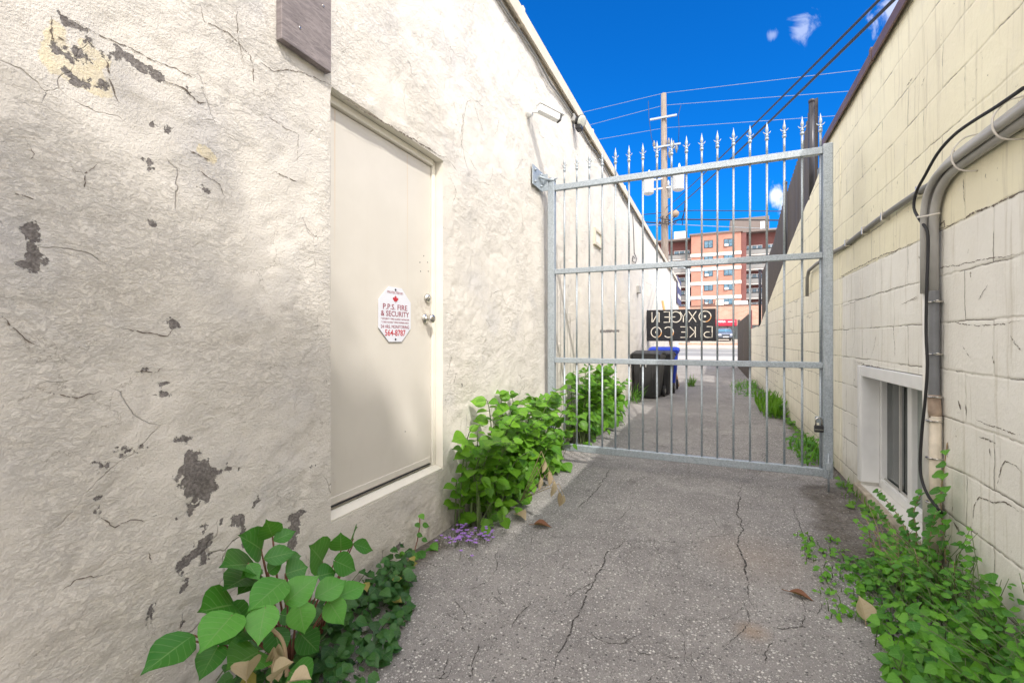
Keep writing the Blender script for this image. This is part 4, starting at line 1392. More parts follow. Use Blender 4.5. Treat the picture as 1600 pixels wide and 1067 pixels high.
for k, (dz, off, mk, lab, dy, r, bend) in enumerate(specs):
    t_ = thing('conduit_run', lab, 'conduit', (XR, yb, 1.6), GRP)
    xo = XR - 0.034 - max(off, 0)
    zc = zb2 + dz + 0.005
    yv = yb + 0.035 - dy
    path = [(xo, -1.0, zc - 0.02), (xo, 1.6, zc), (xo, yv - bend - 0.2, zc)] + arc_pts((xo, yv - bend, zc), (xo, yv, zc), (xo, yv, zc - bend * 0.75), 10) + [(xo, yv, 1.55)]
    if k == 0:
        MB().tube([(xo + 0.004, yv, 1.56), (xo + 0.004, yv, 0.8), (xo + 0.004, yv, -0.02)], 0.031, 12).build('painted_lower_pipe', M['white_wall'], t_)
    MB().tube(path, r, 12).build('pipe', M[mk], t_)
    if k == 1:
        yv1 = yv
        # flexible sleeve below, coupling, beige pipe to the ground
        fx = [(xo, yv, 1.56 - i * 0.006) for i in range(98)]
        MB().tube(fx, [0.0255 if i % 2 else 0.023 for i in range(98)], 12).build('flexible_sleeve', M['flex'], t_)
        zc2 = 1.56 - 0.006 * 97
        MB().tube([(xo, yv, zc2 + 0.02), (xo, yv - 0.01, zc2 - 0.07), (xo, yv - 0.015, zc2 - 0.10)], [0.028, 0.029, 0.026], 12).build('coupling', M['rustpart'], t_)
        MB().tube([(xo, yv - 0.015, zc2 - 0.09), (xo, yv - 0.015, zc2 - 0.5), (xo, yv - 0.015, -0.02)], 0.026, 12).build('lower_pipe', M['pipe_beige'], t_)
        for z in (1.50, 1.22, 0.99, 0.86, 0.66, 0.42):
            mb = MB()
            mb.tube([(xo + 0.034 * math.cos(a_), yv - 0.004 + 0.036 * math.sin(a_), z) for a_ in np.linspace(0, 2 * math.pi, 13)], 0.005, 5)
            mb.tube([(xo - 0.02, yv - 0.035, z), (xo - 0.005, yv - 0.07, z + 0.006)], 0.004, 5)
            mb.build('pipe_clamp', M['chrome'], t_)
    if k == 2:
        for y, zz in ((2.10, zb2), (2.46, zb2), (2.80, zb2 - 0.01)):
            MB().tube(smooth_path([Vector(q) for q in ((XR - 0.004, y, zz + 0.10), (XR - 0.05, y + 0.005, zz + 0.092), (XR - 0.088, y + 0.01, zz + 0.045), (XR - 0.091, y + 0.01, zz - 0.01), (XR - 0.065, y + 0.005, zz - 0.055), (XR - 0.004, y, zz - 0.07))]), 0.004, 6).build('zip_tie', M['tie'], t_)
        MB().tube(smooth_path([Vector(q) for q in ((XR - 0.004, yb + 0.08, 2.0), (XR - 0.07, yb + 0.055, 1.985), (XR - 0.095, yb + 0.01, 1.97), (XR - 0.085, yb - 0.05, 1.96), (XR - 0.03, yb - 0.075, 1.965))]), 0.005, 6).build('zip_tie', M['tie'], t_)
# black cable looping by the window
px = [(1599, 138), (1560, 165), (1520, 190), (1490, 212), (1465, 240), (1445, 275), (1432, 300), (1428, 325), (1438, 345), (1449, 362), (1450, 400), (1448, 450), (1447, 520), (1449, 570), (1446, 620), (1440, 680), (1438, 735), (1448, 770), (1468, 797)]
pp = []
for i, (x, y) in enumerate(px):
    off = 0.075 if i < 11 else 0.085
    pp.append(on_x(x, y, XR - off))
pp.append(on_x(1474, 803, XR - 0.004))
bc = MB().tube(smooth_path(pp), 0.0075, 8).build('black_cable', M['rubber'], None, (XR, 3, 1.3))
tag(bc, 'thin black cable looping down beside the conduits and the basement window', 'cable')

# ------------------------------------------------------------------ lower block wall beyond the gate, sloping top
def low_top(Y):
    return np.interp(Y, [5.9, 6.12, 8.46, 13.4, 13.6, 16.6], [3.36, 3.29, 2.85, 1.70, 1.66, 1.64])


lw = thing('sloping_block_wall', 'cream painted block wall beyond the gate with a top that slopes down', 'wall', (XR + 0.02, 8, 0))
ys = axis_coords([(5.9, 16.6, 0.06)])
zs = axis_coords([(0, 3.36, 0.06)])
rl = []
rnd = random.Random(12)
for k in range(46):
    y, = [rnd.uniform(5.95, 13)]
    z = rnd.uniform(0.1, 2.0)
    n = rnd.choice([0, 0, 1])
    if n == 0:
        pts = [(y, z), (y + rnd.uniform(-.05, .05), z + rnd.uniform(0.12, 0.4))]
    else:
        pts = [(y, z), (y + rnd.uniform(.2, .6), z + rnd.uniform(-.05, .05))]
    rl.append((pts, rnd.uniform(0.010, 0.024), 0.025))
data = wall_mesh('wall_face', ys, zs, XR + 0.02, -1, rw_h, None, 0, rl, low_top)
finish_wall('wall_face', data, [M['block'], M['crack']], {}, lw)
mb = MB()
prof = [(5.9, 3.36), (6.12, 3.29), (8.46, 2.85), (13.4, 1.70), (13.6, 1.66), (16.6, 1.64)]
poly = [(XR + 0.024, 5.905, 0)] + [(XR + 0.024, y + (0.005 if i == 0 else 0), z) for i, (y, z) in enumerate(prof)] + [(XR + 0.024, 16.6, 0)]
mb.prism(poly, (0.18, 0, 0))
mb.build('wall_core', M['block'], lw)

# corrugated fence standing on the wall
FX = XR + 0.10
FT = sorted((on_x(px, py, FX - 0.018).y, on_x(px, py, FX - 0.018).z) for px, py in ((1262, 178), (1254, 224), (1233, 289), (1222, 320), (1208, 380), (1195, 415), (1185, 438), (1180, 470)))


def fence_top(y):
    return float(np.interp(y, [q[0] for q in FT], [q[1] for q in FT]))



cf = thing('corrugated_fence', 'dark brown corrugated steel fence on top of the sloping block wall', 'fence', (FX, 9, 2))
def corr_panel(y0, y1, top, bot, x, mb, amp=0.018, pitch=0.13):
    n = int((y1 - y0) / (pitch / 4)) + 1
    vs, fs = [], []
    for i in range(n + 1):
        y = y0 + (y1 - y0) * i / n
        ph = (y / pitch) % 1.0
        dx = -amp if ph < 0.5 else amp
        vs += [(x + dx, y, bot(y)), (x + dx, y, top(y)), (x + dx + 0.006, y, top(y)), (x + dx + 0.006, y, bot(y))]
    for i in range(n):
        o = 4 * i
        fs += [(o, o + 4, o + 5, o + 1), (o + 3, o + 2, o + 6, o + 7), (o + 1, o + 5, o + 6, o + 2)]
    mb.add(vs, fs)


lowt = lambda y: float(low_top(np.array([y]))[0]) - 0.02
for (y0, y1) in ((7.0, 9.25), (9.35, 13.9)):
    mb = MB()
    corr_panel(y0, y1, fence_top, lowt, FX, mb)
    mb.build('sheet_panel', M['darkmetal'], cf)
MB().box(FX - 0.01, FX + 0.01, 5.95, 6.86, 3.02, 3.45).build('end_sheet', M['greyblue'], cf)
for (y, h) in ((6.95, 4.36), (9.30, fence_top(9.3) + 0.1), (13.95, fence_top(13.9) + 0.06)):
    mb = MB().tube([(FX - 0.055, y, lowt(y) - 0.01), (FX - 0.055, y, h)], 0.034, 12)
    mb.lathe((FX - 0.055, y, h), (0, 0, 1), [(0, 0.038), (0.03, 0.038), (0.045, 0.02)], 12)
    mb.build('post', M['postmetal'], cf)
MB().tube([(FX - 0.005, 7.10, lowt(7.1) - 0.02), (FX - 0.03, 7.10, 4.34)], 0.036, 10).build('post', M['postmetal'], cf)

# far brown fence at the right
ff = thing('board_fence', 'dark brown ribbed fence at the far end of the cream block wall', 'fence', (XR, 20, 0))
mb = MB()
corr_panel(16.75, 23.5, lambda y: 2.12 - 0.012 * (y - 16.75), lambda y: 0.0, XR - 0.03, mb, 0.03, 0.24)
mb.build('ribbed_panel', M['darkmetal'], ff)
mb = MB()
for z in (0.25, 1.15, 1.95):
    mb.box(XR + 0.01, XR + 0.06, 16.75, 23.5, z, z + 0.09)
mb.build('rail', M['darkmetal'], ff)
MB().box(XR - 0.03, XR + 0.05, 16.66, 16.74, 0, 2.25, 0.008).build('post', M['wine'], ff)
MB().box(XR - 0.06, XR + 0.05, 23.5, 23.6, 0, 2.2, 0.008).build('post', M['darkmetal'], ff)

# ------------------------------------------------------------------ the gate
gt = thing('security_gate', 'tall galvanised steel gate with spear topped bars across the alley', 'gate', (-0.34, YG, 0))
GX0, GX1 = -1.607, 0.93
t2 = 0.036
MB().box(GX0, GX0 + 0.075, YG - t2, YG + t2, 0.125, 2.975, 0.006).build('hinge_stile', M['galv'], gt)
ls = MB().box(GX1 - 0.072, GX1, YG - t2, YG + t2, 0.125, 2.955, 0.006).build('latch_stile', M['galv'], gt)
for z, hh in ((2.905, 0.030), (2.015, 0.026), (1.078, 0.026), (0.168, 0.034)):
    MB().box(GX0 + 0.075, GX1 - 0.072, YG - 0.026, YG + 0.026, z - hh, z + hh, 0.004).build('rail', M['galv'], gt)
NP = 18
xs0, xs1 = -1.43, 0.845
for i in range(NP):
    x = xs0 + (xs1 - xs0) * i / (NP - 1)
    # round bars pass through the rails: segments butt between them
    mb = MB()
    for (z0, z1) in ((0.2025, 1.0515), (1.1045, 1.9885), (2.0415, 2.8745), (2.9355, 3.075)):
        mb.tube([(x, YG, z0), (x, YG, z1)], 0.0092, 10)
    pk = mb.build('picket', M['galv'], gt)
    mb = MB()
    mb.lathe((x, YG, 3.068), (0, 0, 1), [(0, 0.010), (0.002, 0.015), (0.020, 0.016), (0.022, 0.010), (0.030, 0.009), (0.034, 0.014), (0.044, 0.014), (0.048, 0.007), (0.068, 0.007), (0.085, 0.013), (0.098, 0.013), (0.130, 0.006), (0.162, 0.001)], 10)
    for sx in (-1, 1):
        mb.tube([(x, YG, 3.122), (x + sx * 0.014, YG, 3.128), (x + sx * 0.026, YG, 3.138), (x + sx * 0.031, YG, 3.148)], [0.005, 0.005, 0.0035, 0.001], 6)
    mb.build('spear_finial', M['galv'], pk)
# hinge
hp = MB()
hp.box(XL + 0.012, XL + 0.022, YG - 0.36, YG - 0.06, 2.86, 3.06, 0.002)
hp.box(XL + 0.022, XL + 0.075, YG - 0.065, YG - 0.055, 2.87, 3.05, 0.002)
for (dy, dz) in ((-0.30, 2.90), (-0.30, 3.02), (-0.13, 2.90), (-0.13, 3.02)):
    hp.lathe((XL + 0.022, YG + dy, dz), (1, 0, 0), [(0, 0.014), (0.012, 0.014), (0.013, 0.006), (0.024, 0.006)], 6)
hpo = hp.build('hinge_plate', M['galv'], gt)
hp = MB()
hp.tube([(XL + 0.03, YG - 0.20, 2.98), (XL + 0.06, YG - 0.10, 2.985), (GX0 + 0.0375, YG, 2.99)], 0.013, 8)
hp.lathe((GX0 + 0.0375, YG, 2.976), (0, 0, 1), [(0, 0.045), (0.028, 0.045), (0.03, 0.02), (0.045, 0.018), (0.05, 0.005)], 14)
hp.tube([(GX0 + 0.07, YG - 0.02, 2.992), (GX0 + 0.115, YG - 0.05, 2.992)], 0.007, 6)
hp.build('hinge_strap', M['galv'], hpo)
# drop bolt
mb = MB().tube([(GX1 - 0.036, YG - 0.046, 0.02), (GX1 - 0.036, YG - 0.046, 0.34)], 0.008, 8)
mb.box(GX1 - 0.056, GX1 - 0.016, YG - 0.058, YG - 0.0362, 0.20, 0.26, 0.003)
mb.build('drop_bolt', M['galv'], gt)
# padlock
pl_c = Vector((GX1 - 0.105, YG - 0.045, 0.545))
pd = thing('padlock', 'black and silver padlock hanging on the latch stile of the gate', 'padlock', pl_c)
MB().box(pl_c.x - 0.034, pl_c.x + 0.034, pl_c.y - 0.014, pl_c.y + 0.014, pl_c.z - 0.032, pl_c.z + 0.026, 0.006, seg=2).build('body', M['black'], pd)
MB().box(pl_c.x - 0.032, pl_c.x + 0.032, pl_c.y - 0.016, pl_c.y + 0.016, pl_c.z - 0.012, pl_c.z - 0.006, 0.001).build('steel_layer', M['chrome'], pd)
sh = [(pl_c.x - 0.022, pl_c.y, pl_c.z + 0.024), (pl_c.x - 0.022, pl_c.y, pl_c.z + 0.07)] + [(pl_c.x - 0.022 * math.cos(a), pl_c.y, pl_c.z + 0.07 + 0.022 * math.sin(a)) for a in np.linspace(0.3, math.pi - 0.3, 6)] + [(pl_c.x + 0.022, pl_c.y, pl_c.z + 0.07), (pl_c.x + 0.022, pl_c.y, pl_c.z + 0.024)]
MB().tube(sh, 0.006, 8).build('shackle', M['chrome'], pd)
MB().box(GX1 - 0.130, GX1 - 0.0725, YG - 0.030, YG - 0.024, 0.59, 0.645, 0.002).build('hasp', M['galv'], gt)

# ------------------------------------------------------------------ hanging sign seen from behind
YS = 13.0
a, b = on_y(1011, 483, YS), on_y(1118.5, 533, YS)
zt = on_y(1060, 483.5, YS).z
zb3 = on_y(1060, 533, YS).z
ox0, ox1 = XL + 0.01, b.x
sgn = thing('hanging_sign', 'black shop sign across the alley showing its lettering mirrored', 'sign', ((ox0 + ox1) / 2, YS, zb3))
MB().box(ox0, ox1, YS, YS + 0.05, zb3, zt, 0.004).build('panel', M['signblack'], sgn)
PW, PH = ox1 - ox0, zt - zb3
def arcp(cx, cy, rx, ry, a0, a1, n=22):
    return [(cx + rx * math.cos(R(a0 + (a1 - a0) * i / n)), cy + ry * math.sin(R(a0 + (a1 - a0) * i / n))) for i in range(n + 1)]


# glyph strokes in a 0..1 x 0..1 cell (unmirrored)
G = {'O': [arcp(.5, .5, .5, .5, 0, 360, 30), [(.47, .5), (.53, .5)]],
     'X': [[(0, 0), (.85, 1)], [(0, 1), (.85, 0)]],
     'Y': [[(0, 1), (.42, .5), (.85, 1)], [(.42, .5), (.42, 0)]],
     'G': [arcp(.5, .5, .5, .5, 50, 360, 26) + [(.55, .5)]],
     'E': [[(.75, 0), (0, 0), (0, 1), (.75, 1)], [(0, .5), (.65, .5)]],
     'N': [[(0, 0), (0, .95), (.1, 1), (.75, .05), (.85, 0), (.85, 1)]],
     'B': [[(.25, .5)] + arcp(.45, .25, .3, .25, 90, -90, 12) + [(0, 0), (0, 1), (.5, 1)]],
     'I': [[(0, 0), (0, 1)]],
     'K': [[(0, 0), (0, 1)], [(.8, 1), (.05, .5), (.8, 0)]],
     'C': [arcp(.5, .5, .5, .5, 45, 315, 24)]}


def stroke(mb, pts, w, mi):
    vs, fs = [], []
    n = len(pts)
    for i, p in enumerate(pts):
        p = Vector(p)
        a_, b_ = Vector(pts[max(i - 1, 0)]), Vector(pts[min(i + 1, n - 1)])
        t = (b_ - a_)
        t.normalize()
        nn = Vector((-t.y, t.x)) * w / 2
        for s in (1, -1):
            vs.append((p.x + s * nn.x, YS - 0.012, p.y + s * nn.y))
        for s in (1, -1):
            vs.append((p.x + s * nn.x, YS - 0.001, p.y + s * nn.y))
    for i in range(n - 1):
        o = 4 * i
        fs += [(o, o + 1, o + 5, o + 4), (o, o + 4, o + 6, o + 2), (o + 1, o + 3, o + 7, o + 5)]
    fs += [(0, 2, 3, 1), (4 * n - 4, 4 * n - 3, 4 * n - 1, 4 * n - 2)]
    mb.add(vs, fs, mi)


def letters(word, cells, zc, hgt, name):
    for ch, (xc, w) in zip(word, cells):
        mb = MB()
        # xc measured from the left of the panel as seen (mirrored), w the width
        for si, st in enumerate(G[ch]):
            pts = [(ox0 + PW * (xc + w / 2 - x * w), zc + (y - .5) * hgt) for x, y in st]
            wd_ = 0.023
            if ch == 'O' and si == 1:
                pts = [(sum(p[0] for p in pts) / 2 - 0.025, zc), (sum(p[0] for p in pts) / 2 + 0.025, zc)]
                wd_ = 0.05
            if ch in 'OC' and si == 0:
                h_ = len(pts) // 2
                stroke(mb, pts[:h_ + 1], wd_, 0)
                stroke(mb, pts[h_:h_ + len(pts) // 4 + 1], wd_, 1)
                stroke(mb, pts[h_ + len(pts) // 4:], wd_, 0)
            else:
                stroke(mb, pts, wd_, 0)
        mb.build('letter', [M['letter'], M['letter_o']], sgn)


letters('OXYGEN', [(0.85, .165), (.665, .125), (.535, .115), (.435, .155), (.285, .115), (.125, .125)], zb3 + PH * 0.765, PH * .33, 'upper_word')
letters('BIKECO', [(0.875, .15), (.77, .05), (.665, .10), (.535, .13), (.325, .15), (.145, .155)], zb3 + PH * 0.285, PH * .33, 'lower_word')
mb = MB()
mb.box(XL - 0.01, XL + 0.30, YS + 0.051, YS + 0.075, zt - 0.16, zt - 0.10, 0.003).box(XL - 0.01, XL + 0.30, YS + 0.051, YS + 0.075, zb3 + 0.10, zb3 + 0.16, 0.003)
mb.box(XL + 0.002, XL + 0.02, YS - 0.03, YS + 0.16, zb3 + 0.05, zt - 0.05, 0.002)
mb.build('wall_bracket', M['postmetal'], sgn)

# broom handle leaning on the wall behind the sign
a = on_y(1035, 470, YS + 0.35)
tag(MB().tube([(a.x, YS + 0.35, a.z), (a.x + 0.42, YS + 0.32, gh(a.x + .42, YS + .3) + 0.0)], 0.03, 8).build('wooden_pole', M['stick'], None, (a.x, YS + 0.35, 0)), 'orange wooden pole leaning against the stucco wall behind the black sign', 'pole')


# ------------------------------------------------------------------ wheelie bins
def wheelie_bin(x, y, rot, mat, lidmat, label, w=0.60, d=0.68, h=1.06, mark=False, group='wheelie bins by the stucco wall'):
    z0 = gh(x, y)
    t = thing('wheelie_bin', label, 'bin', (x, y, z0), group)
    T = Matrix.Translation((x, y, z0)) @ Matrix.Rotation(rot, 4, 'Z')
    bm = bmesh.new()
    hb = h - 0.08
    sect = [(0.03, 0.72), (0.10, 0.76), (0.55, 0.90), (hb - 0.09, 0.97), (hb - 0.085, 1.03), (hb, 1.05)]
    rings = []
    for z, k in sect:
        rx, ry = w / 2 * k, d / 2 * k
        c = 0.05
        ring = []
        for (sx, sy, a0) in ((1, 1, 0), (-1, 1, 90), (-1, -1, 180), (1, -1, 270)):
            for q in range(4):
                an = R(a0 + 30 * q)
                ring.append(bm.verts.new(((rx - c) * sx + c * math.cos(an), (ry - c) * sy + c * math.sin(an), z)))
        rings.append(ring)
    for r0, r1 in zip(rings[:-1], rings[1:]):
        for i in range(16):
            j = (i + 1) % 16
            bm.faces.new((r0[i], r0[j], r1[j], r1[i]))
    bm.faces.new(rings[0][::-1])
    bm.faces.new(rings[-1])
    mb = MB()
    mb.add_bm(bm, 0, False, T)
    for sx in (-0.14, 0.14):
        mb.box(sx - 0.012, sx + 0.012, -d / 2 * 0.92 - 0.008, -d / 2 * 0.80, 0.14, hb - 0.14, 0.004, 0, T)
    bd = mb.build('body', mat, t)
    mb = MB()
    n = 8
    vs, fs = [], []
    for i in range(n + 1):
        yy = -d / 2 * 1.10 + d * 1.12 * i / n
        zz = h - 0.075 + 0.075 * math.sin(math.pi * min(1, (i + 0.6) / (n + 0.6)))
        for sx in (-1.08, -0.9, 0.9, 1.08):
            vs.append(T @ Vector((sx * w / 2, yy, zz if abs(sx) < 1 else zz - 0.03)))
    for i in range(n):
        for k in range(3):
            fs.append((4 * i + k, 4 * i + k + 1, 4 * i + 5 + k, 4 * i + 4 + k))
    mb.add(vs, fs, 0, False)
    m2 = len(vs)
    mb.add([v - Vector((0, 0, 0.03)) for v in vs], [f[::-1] for f in fs])
    o = 0
    edge = [4 * i for i in range(n + 1)] + [4 * n + 1, 4 * n + 2] + [4 * i + 3 for i in range(n, -1, -1)] + [2, 1]
    for i in range(len(edge)):
        j = (i + 1) % len(edge)
        mb.f.append((edge[i], edge[j], m2 + edge[j], m2 + edge[i])); mb.mi.append(0); mb.sm.append(False)
    mb.build('lid', lidmat, t)
    MB().tube([T @ Vector((-w * .42, d / 2 * 1.02, h - 0.10)), T @ Vector((-w * .40, d / 2 * 1.22, h - 0.08)), T @ Vector((w * .40, d / 2 * 1.22, h - 0.08)), T @ Vector((w * .42, d / 2 * 1.02, h - 0.10))], 0.016, 8).build('handle', mat, t)
    for sx in (-1, 1):
        c = Vector((sx * (w / 2 * 0.80 + 0.0), d / 2 * 0.92, 0.13))
        ax = T.to_3x3() @ Vector((sx, 0, 0))
        wh = MB().lathe(T @ c, ax, [(0, 0.09), (0.005, 0.125), (0.05, 0.128), (0.055, 0.10), (0.056, 0.04)], 18).build('wheel', M['rubber'], t)
        MB().lathe(T @ c + ax * 0.0562, ax, [(0, 0.055), (0.006, 0.045), (0.008, 0.005)], 12).build('hub', M['conduit_d'], wh)
    if mark:
        mb = MB()
        yf = -d / 2 * 0.955
        for (x0, z0_, x1, z1) in ((-.085, .70, -.085, .86), (-.085, .86, -.03, .80), (-.03, .80, .025, .86), (.025, .86, .025, .70), (-.03, .78, -.03, .72)):
            pts = [T @ Vector((x0 - .02, yf + 0.006 - (z0_ - .78) * 0.05 - 0.012, z0_)), T @ Vector((x1 - .02, yf + 0.006 - (z1 - .78) * 0.05 - 0.012, z1))]
            mb.tube(pts, 0.015, 4)
        mb.build('white_mark', M['white'], t)
    return t


wheelie_bin(-1.31, 10.65, R(-6), M['binblack'], M['binblack'], 'black wheelie bin with a white mark on its front, nearest to the gate', mark=True)
wheelie_bin(-1.15, 11.40, R(-2), M['binblack'], M['binblack'], 'plain black wheelie bin between the marked bin and the blue bin', w=0.62, h=1.04)
wheelie_bin(-1.13, 12.25, R(2), M['blue'], M['blue'], 'bright blue wheelie bin behind the black bins under the sign', w=0.68, h=1.10)

# ------------------------------------------------------------------ street, lot and buildings beyond
def strip(name, y0, y1, lift, mat, x0=-60, x1=60, thick=None, n=6):
    vs, fs = [], []
    mb = MB()
    for i in range(n + 1):
        y = y0 + (y1 - y0) * i / n
        z = gz(y) + lift
        vs += [(x0, y, z), (x1, y, z)]
        if thick:
            vs += [(x0, y, z - thick), (x1, y, z - thick)]
    s = 4 if thick else 2
    for i in range(n):
        fs.append((s * i, s * i + 1, s * i + s + 1, s * i + s))
    if thick:
        fs.append((0, 2, 3, 1))
        e = s * n
        fs.append((e, e + 1, e + 3, e + 2))
    mb.add(vs, fs)
    return tag(mb.build(name, mat), kind='structure')


strip('pavement', 26.6, 29.4, 0.13, M['pavement'], thick=0.2)
strip('road', 29.4, 41.0, 0.006, M['road'])
strip('far_pavement', 41.0, 44.5, 0.14, M['pavement'], thick=0.2)
strip('parking_lot', 44.5, 69.5, 0.008, M['soil'])
mk = MB()
for (y, w_) in ((35.1, 0.14), (35.45, 0.14), (32.0, 0.12), (38.6, 0.12)):
    x = -58.0
    while x < 58:
        L = 116 if y > 35 and y < 36 else 3.0
        z = lambda yy: gz(yy) + 0.012
        mk.add([(x, y, z(y)), (x + L, y, z(y)), (x + L, y + w_, z(y + w_)), (x, y + w_, z(y + w_))], [(0, 1, 2, 3)])
        x += L + 3.5
tag(mk.build('road_markings', M['paint']), kind='structure')
# low wall along the lot
a = gz(46)
lm = MB().box(-30, 4.2, 45.8, 46.05, a, a + 0.32, 0.01)
tag(lm.build('low_lot_wall', M['shop_brick'], None, (0, 46, a)), 'low brick kerb wall along the parking lot across the street', 'wall')

# shop
YB = 67.0
zb4 = gz(YB)
shp = thing('brick_shop', 'single storey brick shop with a red awning across the street', 'shop', (0, YB, zb4))
ztop = on_y(1130, 478, YB).z
xl_, xr_ = -16.0, on_y(1182, 500, YB).x + 4
mb = MB()
mb.box(xl_, xr_, YB + 0.5, YB + 12, zb4 - 0.5, ztop)
za0, za1 = on_y(1130, 509, YB - 1).z, on_y(1130, 499, YB - 0.2).z
mb.box(xl_, xr_, YB, YB + 0.5, za0 + 0.1, ztop - 0.004)
mb.build('wall', M['shop_brick'], shp)
MB().box(xl_ - 0.1, xr_ + 0.1, YB - 0.08, YB + 0.62, ztop, ztop + 0.12, 0.02).build('cornice', M['brown'], shp)
MB().box(xl_ + 0.2, xr_ - 0.2, YB + 0.3, YB + 0.46, zb4, za0 + 0.1).build('shopfront_glass', M['dark_glass'], shp)
mb = MB()
x = xl_ + 0.2
while x < xr_:
    mb.box(x, x + 0.12, YB + 0.2, YB + 0.3, zb4, za0 + 0.1)
    x += 2.2
mb.build('mullions', M['black'], shp)
ax0, ax1 = on_y(1118, 505, YB - 0.5).x, on_y(1151, 505, YB - 0.5).x
mb = MB()
mb.prism([(ax0, YB - 0.004, za1), (ax0, YB - 0.95, za0 + 0.35), (ax0, YB - 0.95, za0), (ax0, YB - 0.004, za0)], (ax1 - ax0, 0, 0))
aw = mb.build('awning', M['awning'], shp)
mb = MB()
hz = za1 - za0 - 0.35
nrm = Vector((0, -hz, 0.95)).normalized()
sl = Vector((0, 0.95, hz)).normalized()


def aw_fn(xc, k):
    base_ = Vector((xc, YB - 0.95, za0 + 0.35)) + sl * (math.hypot(0.95, hz) * k) + nrm * 0.012
    return lambda x, y, z: base_ + Vector((x, 0, 0)) + sl * y + nrm * z


put_text(mb, 'KOOLA', (ax1 - ax0) * 0.36, 0.62, aw_fn(ax0 + (ax1 - ax0) * 0.30, 0.42), 0, 0.03)
put_text(mb, 'MARKET', (ax1 - ax0) * 0.33, 0.30, aw_fn(ax0 + (ax1 - ax0) * 0.76, 0.32), 0, 0.03)
mb.build('lettering', M['white'], aw)
# signboard standing on the shop roof
x0, x1 = on_y(1098, 470, YB + 1).x, on_y(1131, 470, YB + 1).x
rs = thing('roof_signboard', 'pale signboard with a dark scroll on the shop roof', 'signboard', ((x0 + x1) / 2, YB + 1, ztop))
zt5 = on_y(1120, 469, YB + 1).z
MB().box(x0 + (x1 - x0) * .62, x1, YB + 0.95, YB + 1.1, ztop + 0.1, zt5 + 0.05, 0.02).build('board', M['letter'], rs)
mb = MB()
mb.box(x0, x0 + (x1 - x0) * .60, YB + 0.97, YB + 1.05, ztop + 0.22, ztop + 0.42, 0.02)
for k in range(4):
    mb.tube([(x0 + 0.3 + k * 0.42, YB + 1.0, ztop + 0.4), (x0 + 0.15 + k * 0.42, YB + 1.0, ztop + 0.7), (x0 + 0.4 + k * 0.42, YB + 1.0, ztop + 0.85)], 0.05, 6)
mb.tube([(x0 + 0.2, YB + 1.0, ztop - 0.0), (x0 + 0.2, YB + 1.0, ztop + 0.25)], 0.04, 6)
mb.build('scroll', M['brown'], rs)
MB().box(on_y(1143, 470, YB + 2).x, on_y(1166, 470, YB + 2).x, YB + 1.5, YB + 2.6, ztop - 0.1, on_y(1150, 471, YB + 2).z, 0.03)
o = MB().box(on_y(1147, 470, YB + 2).x, on_y(1168, 470, YB + 2).x, YB + 1.5, YB + 2.8, ztop - 0.02, on_y(1150, 470.5, YB + 2).z, 0.03).build('rooftop_unit', M['white'], None, (on_y(1155, 470, YB + 2).x, YB + 2, ztop))
tag(o, 'low white cooling unit on the shop roof below the apartments', 'cooling unit')

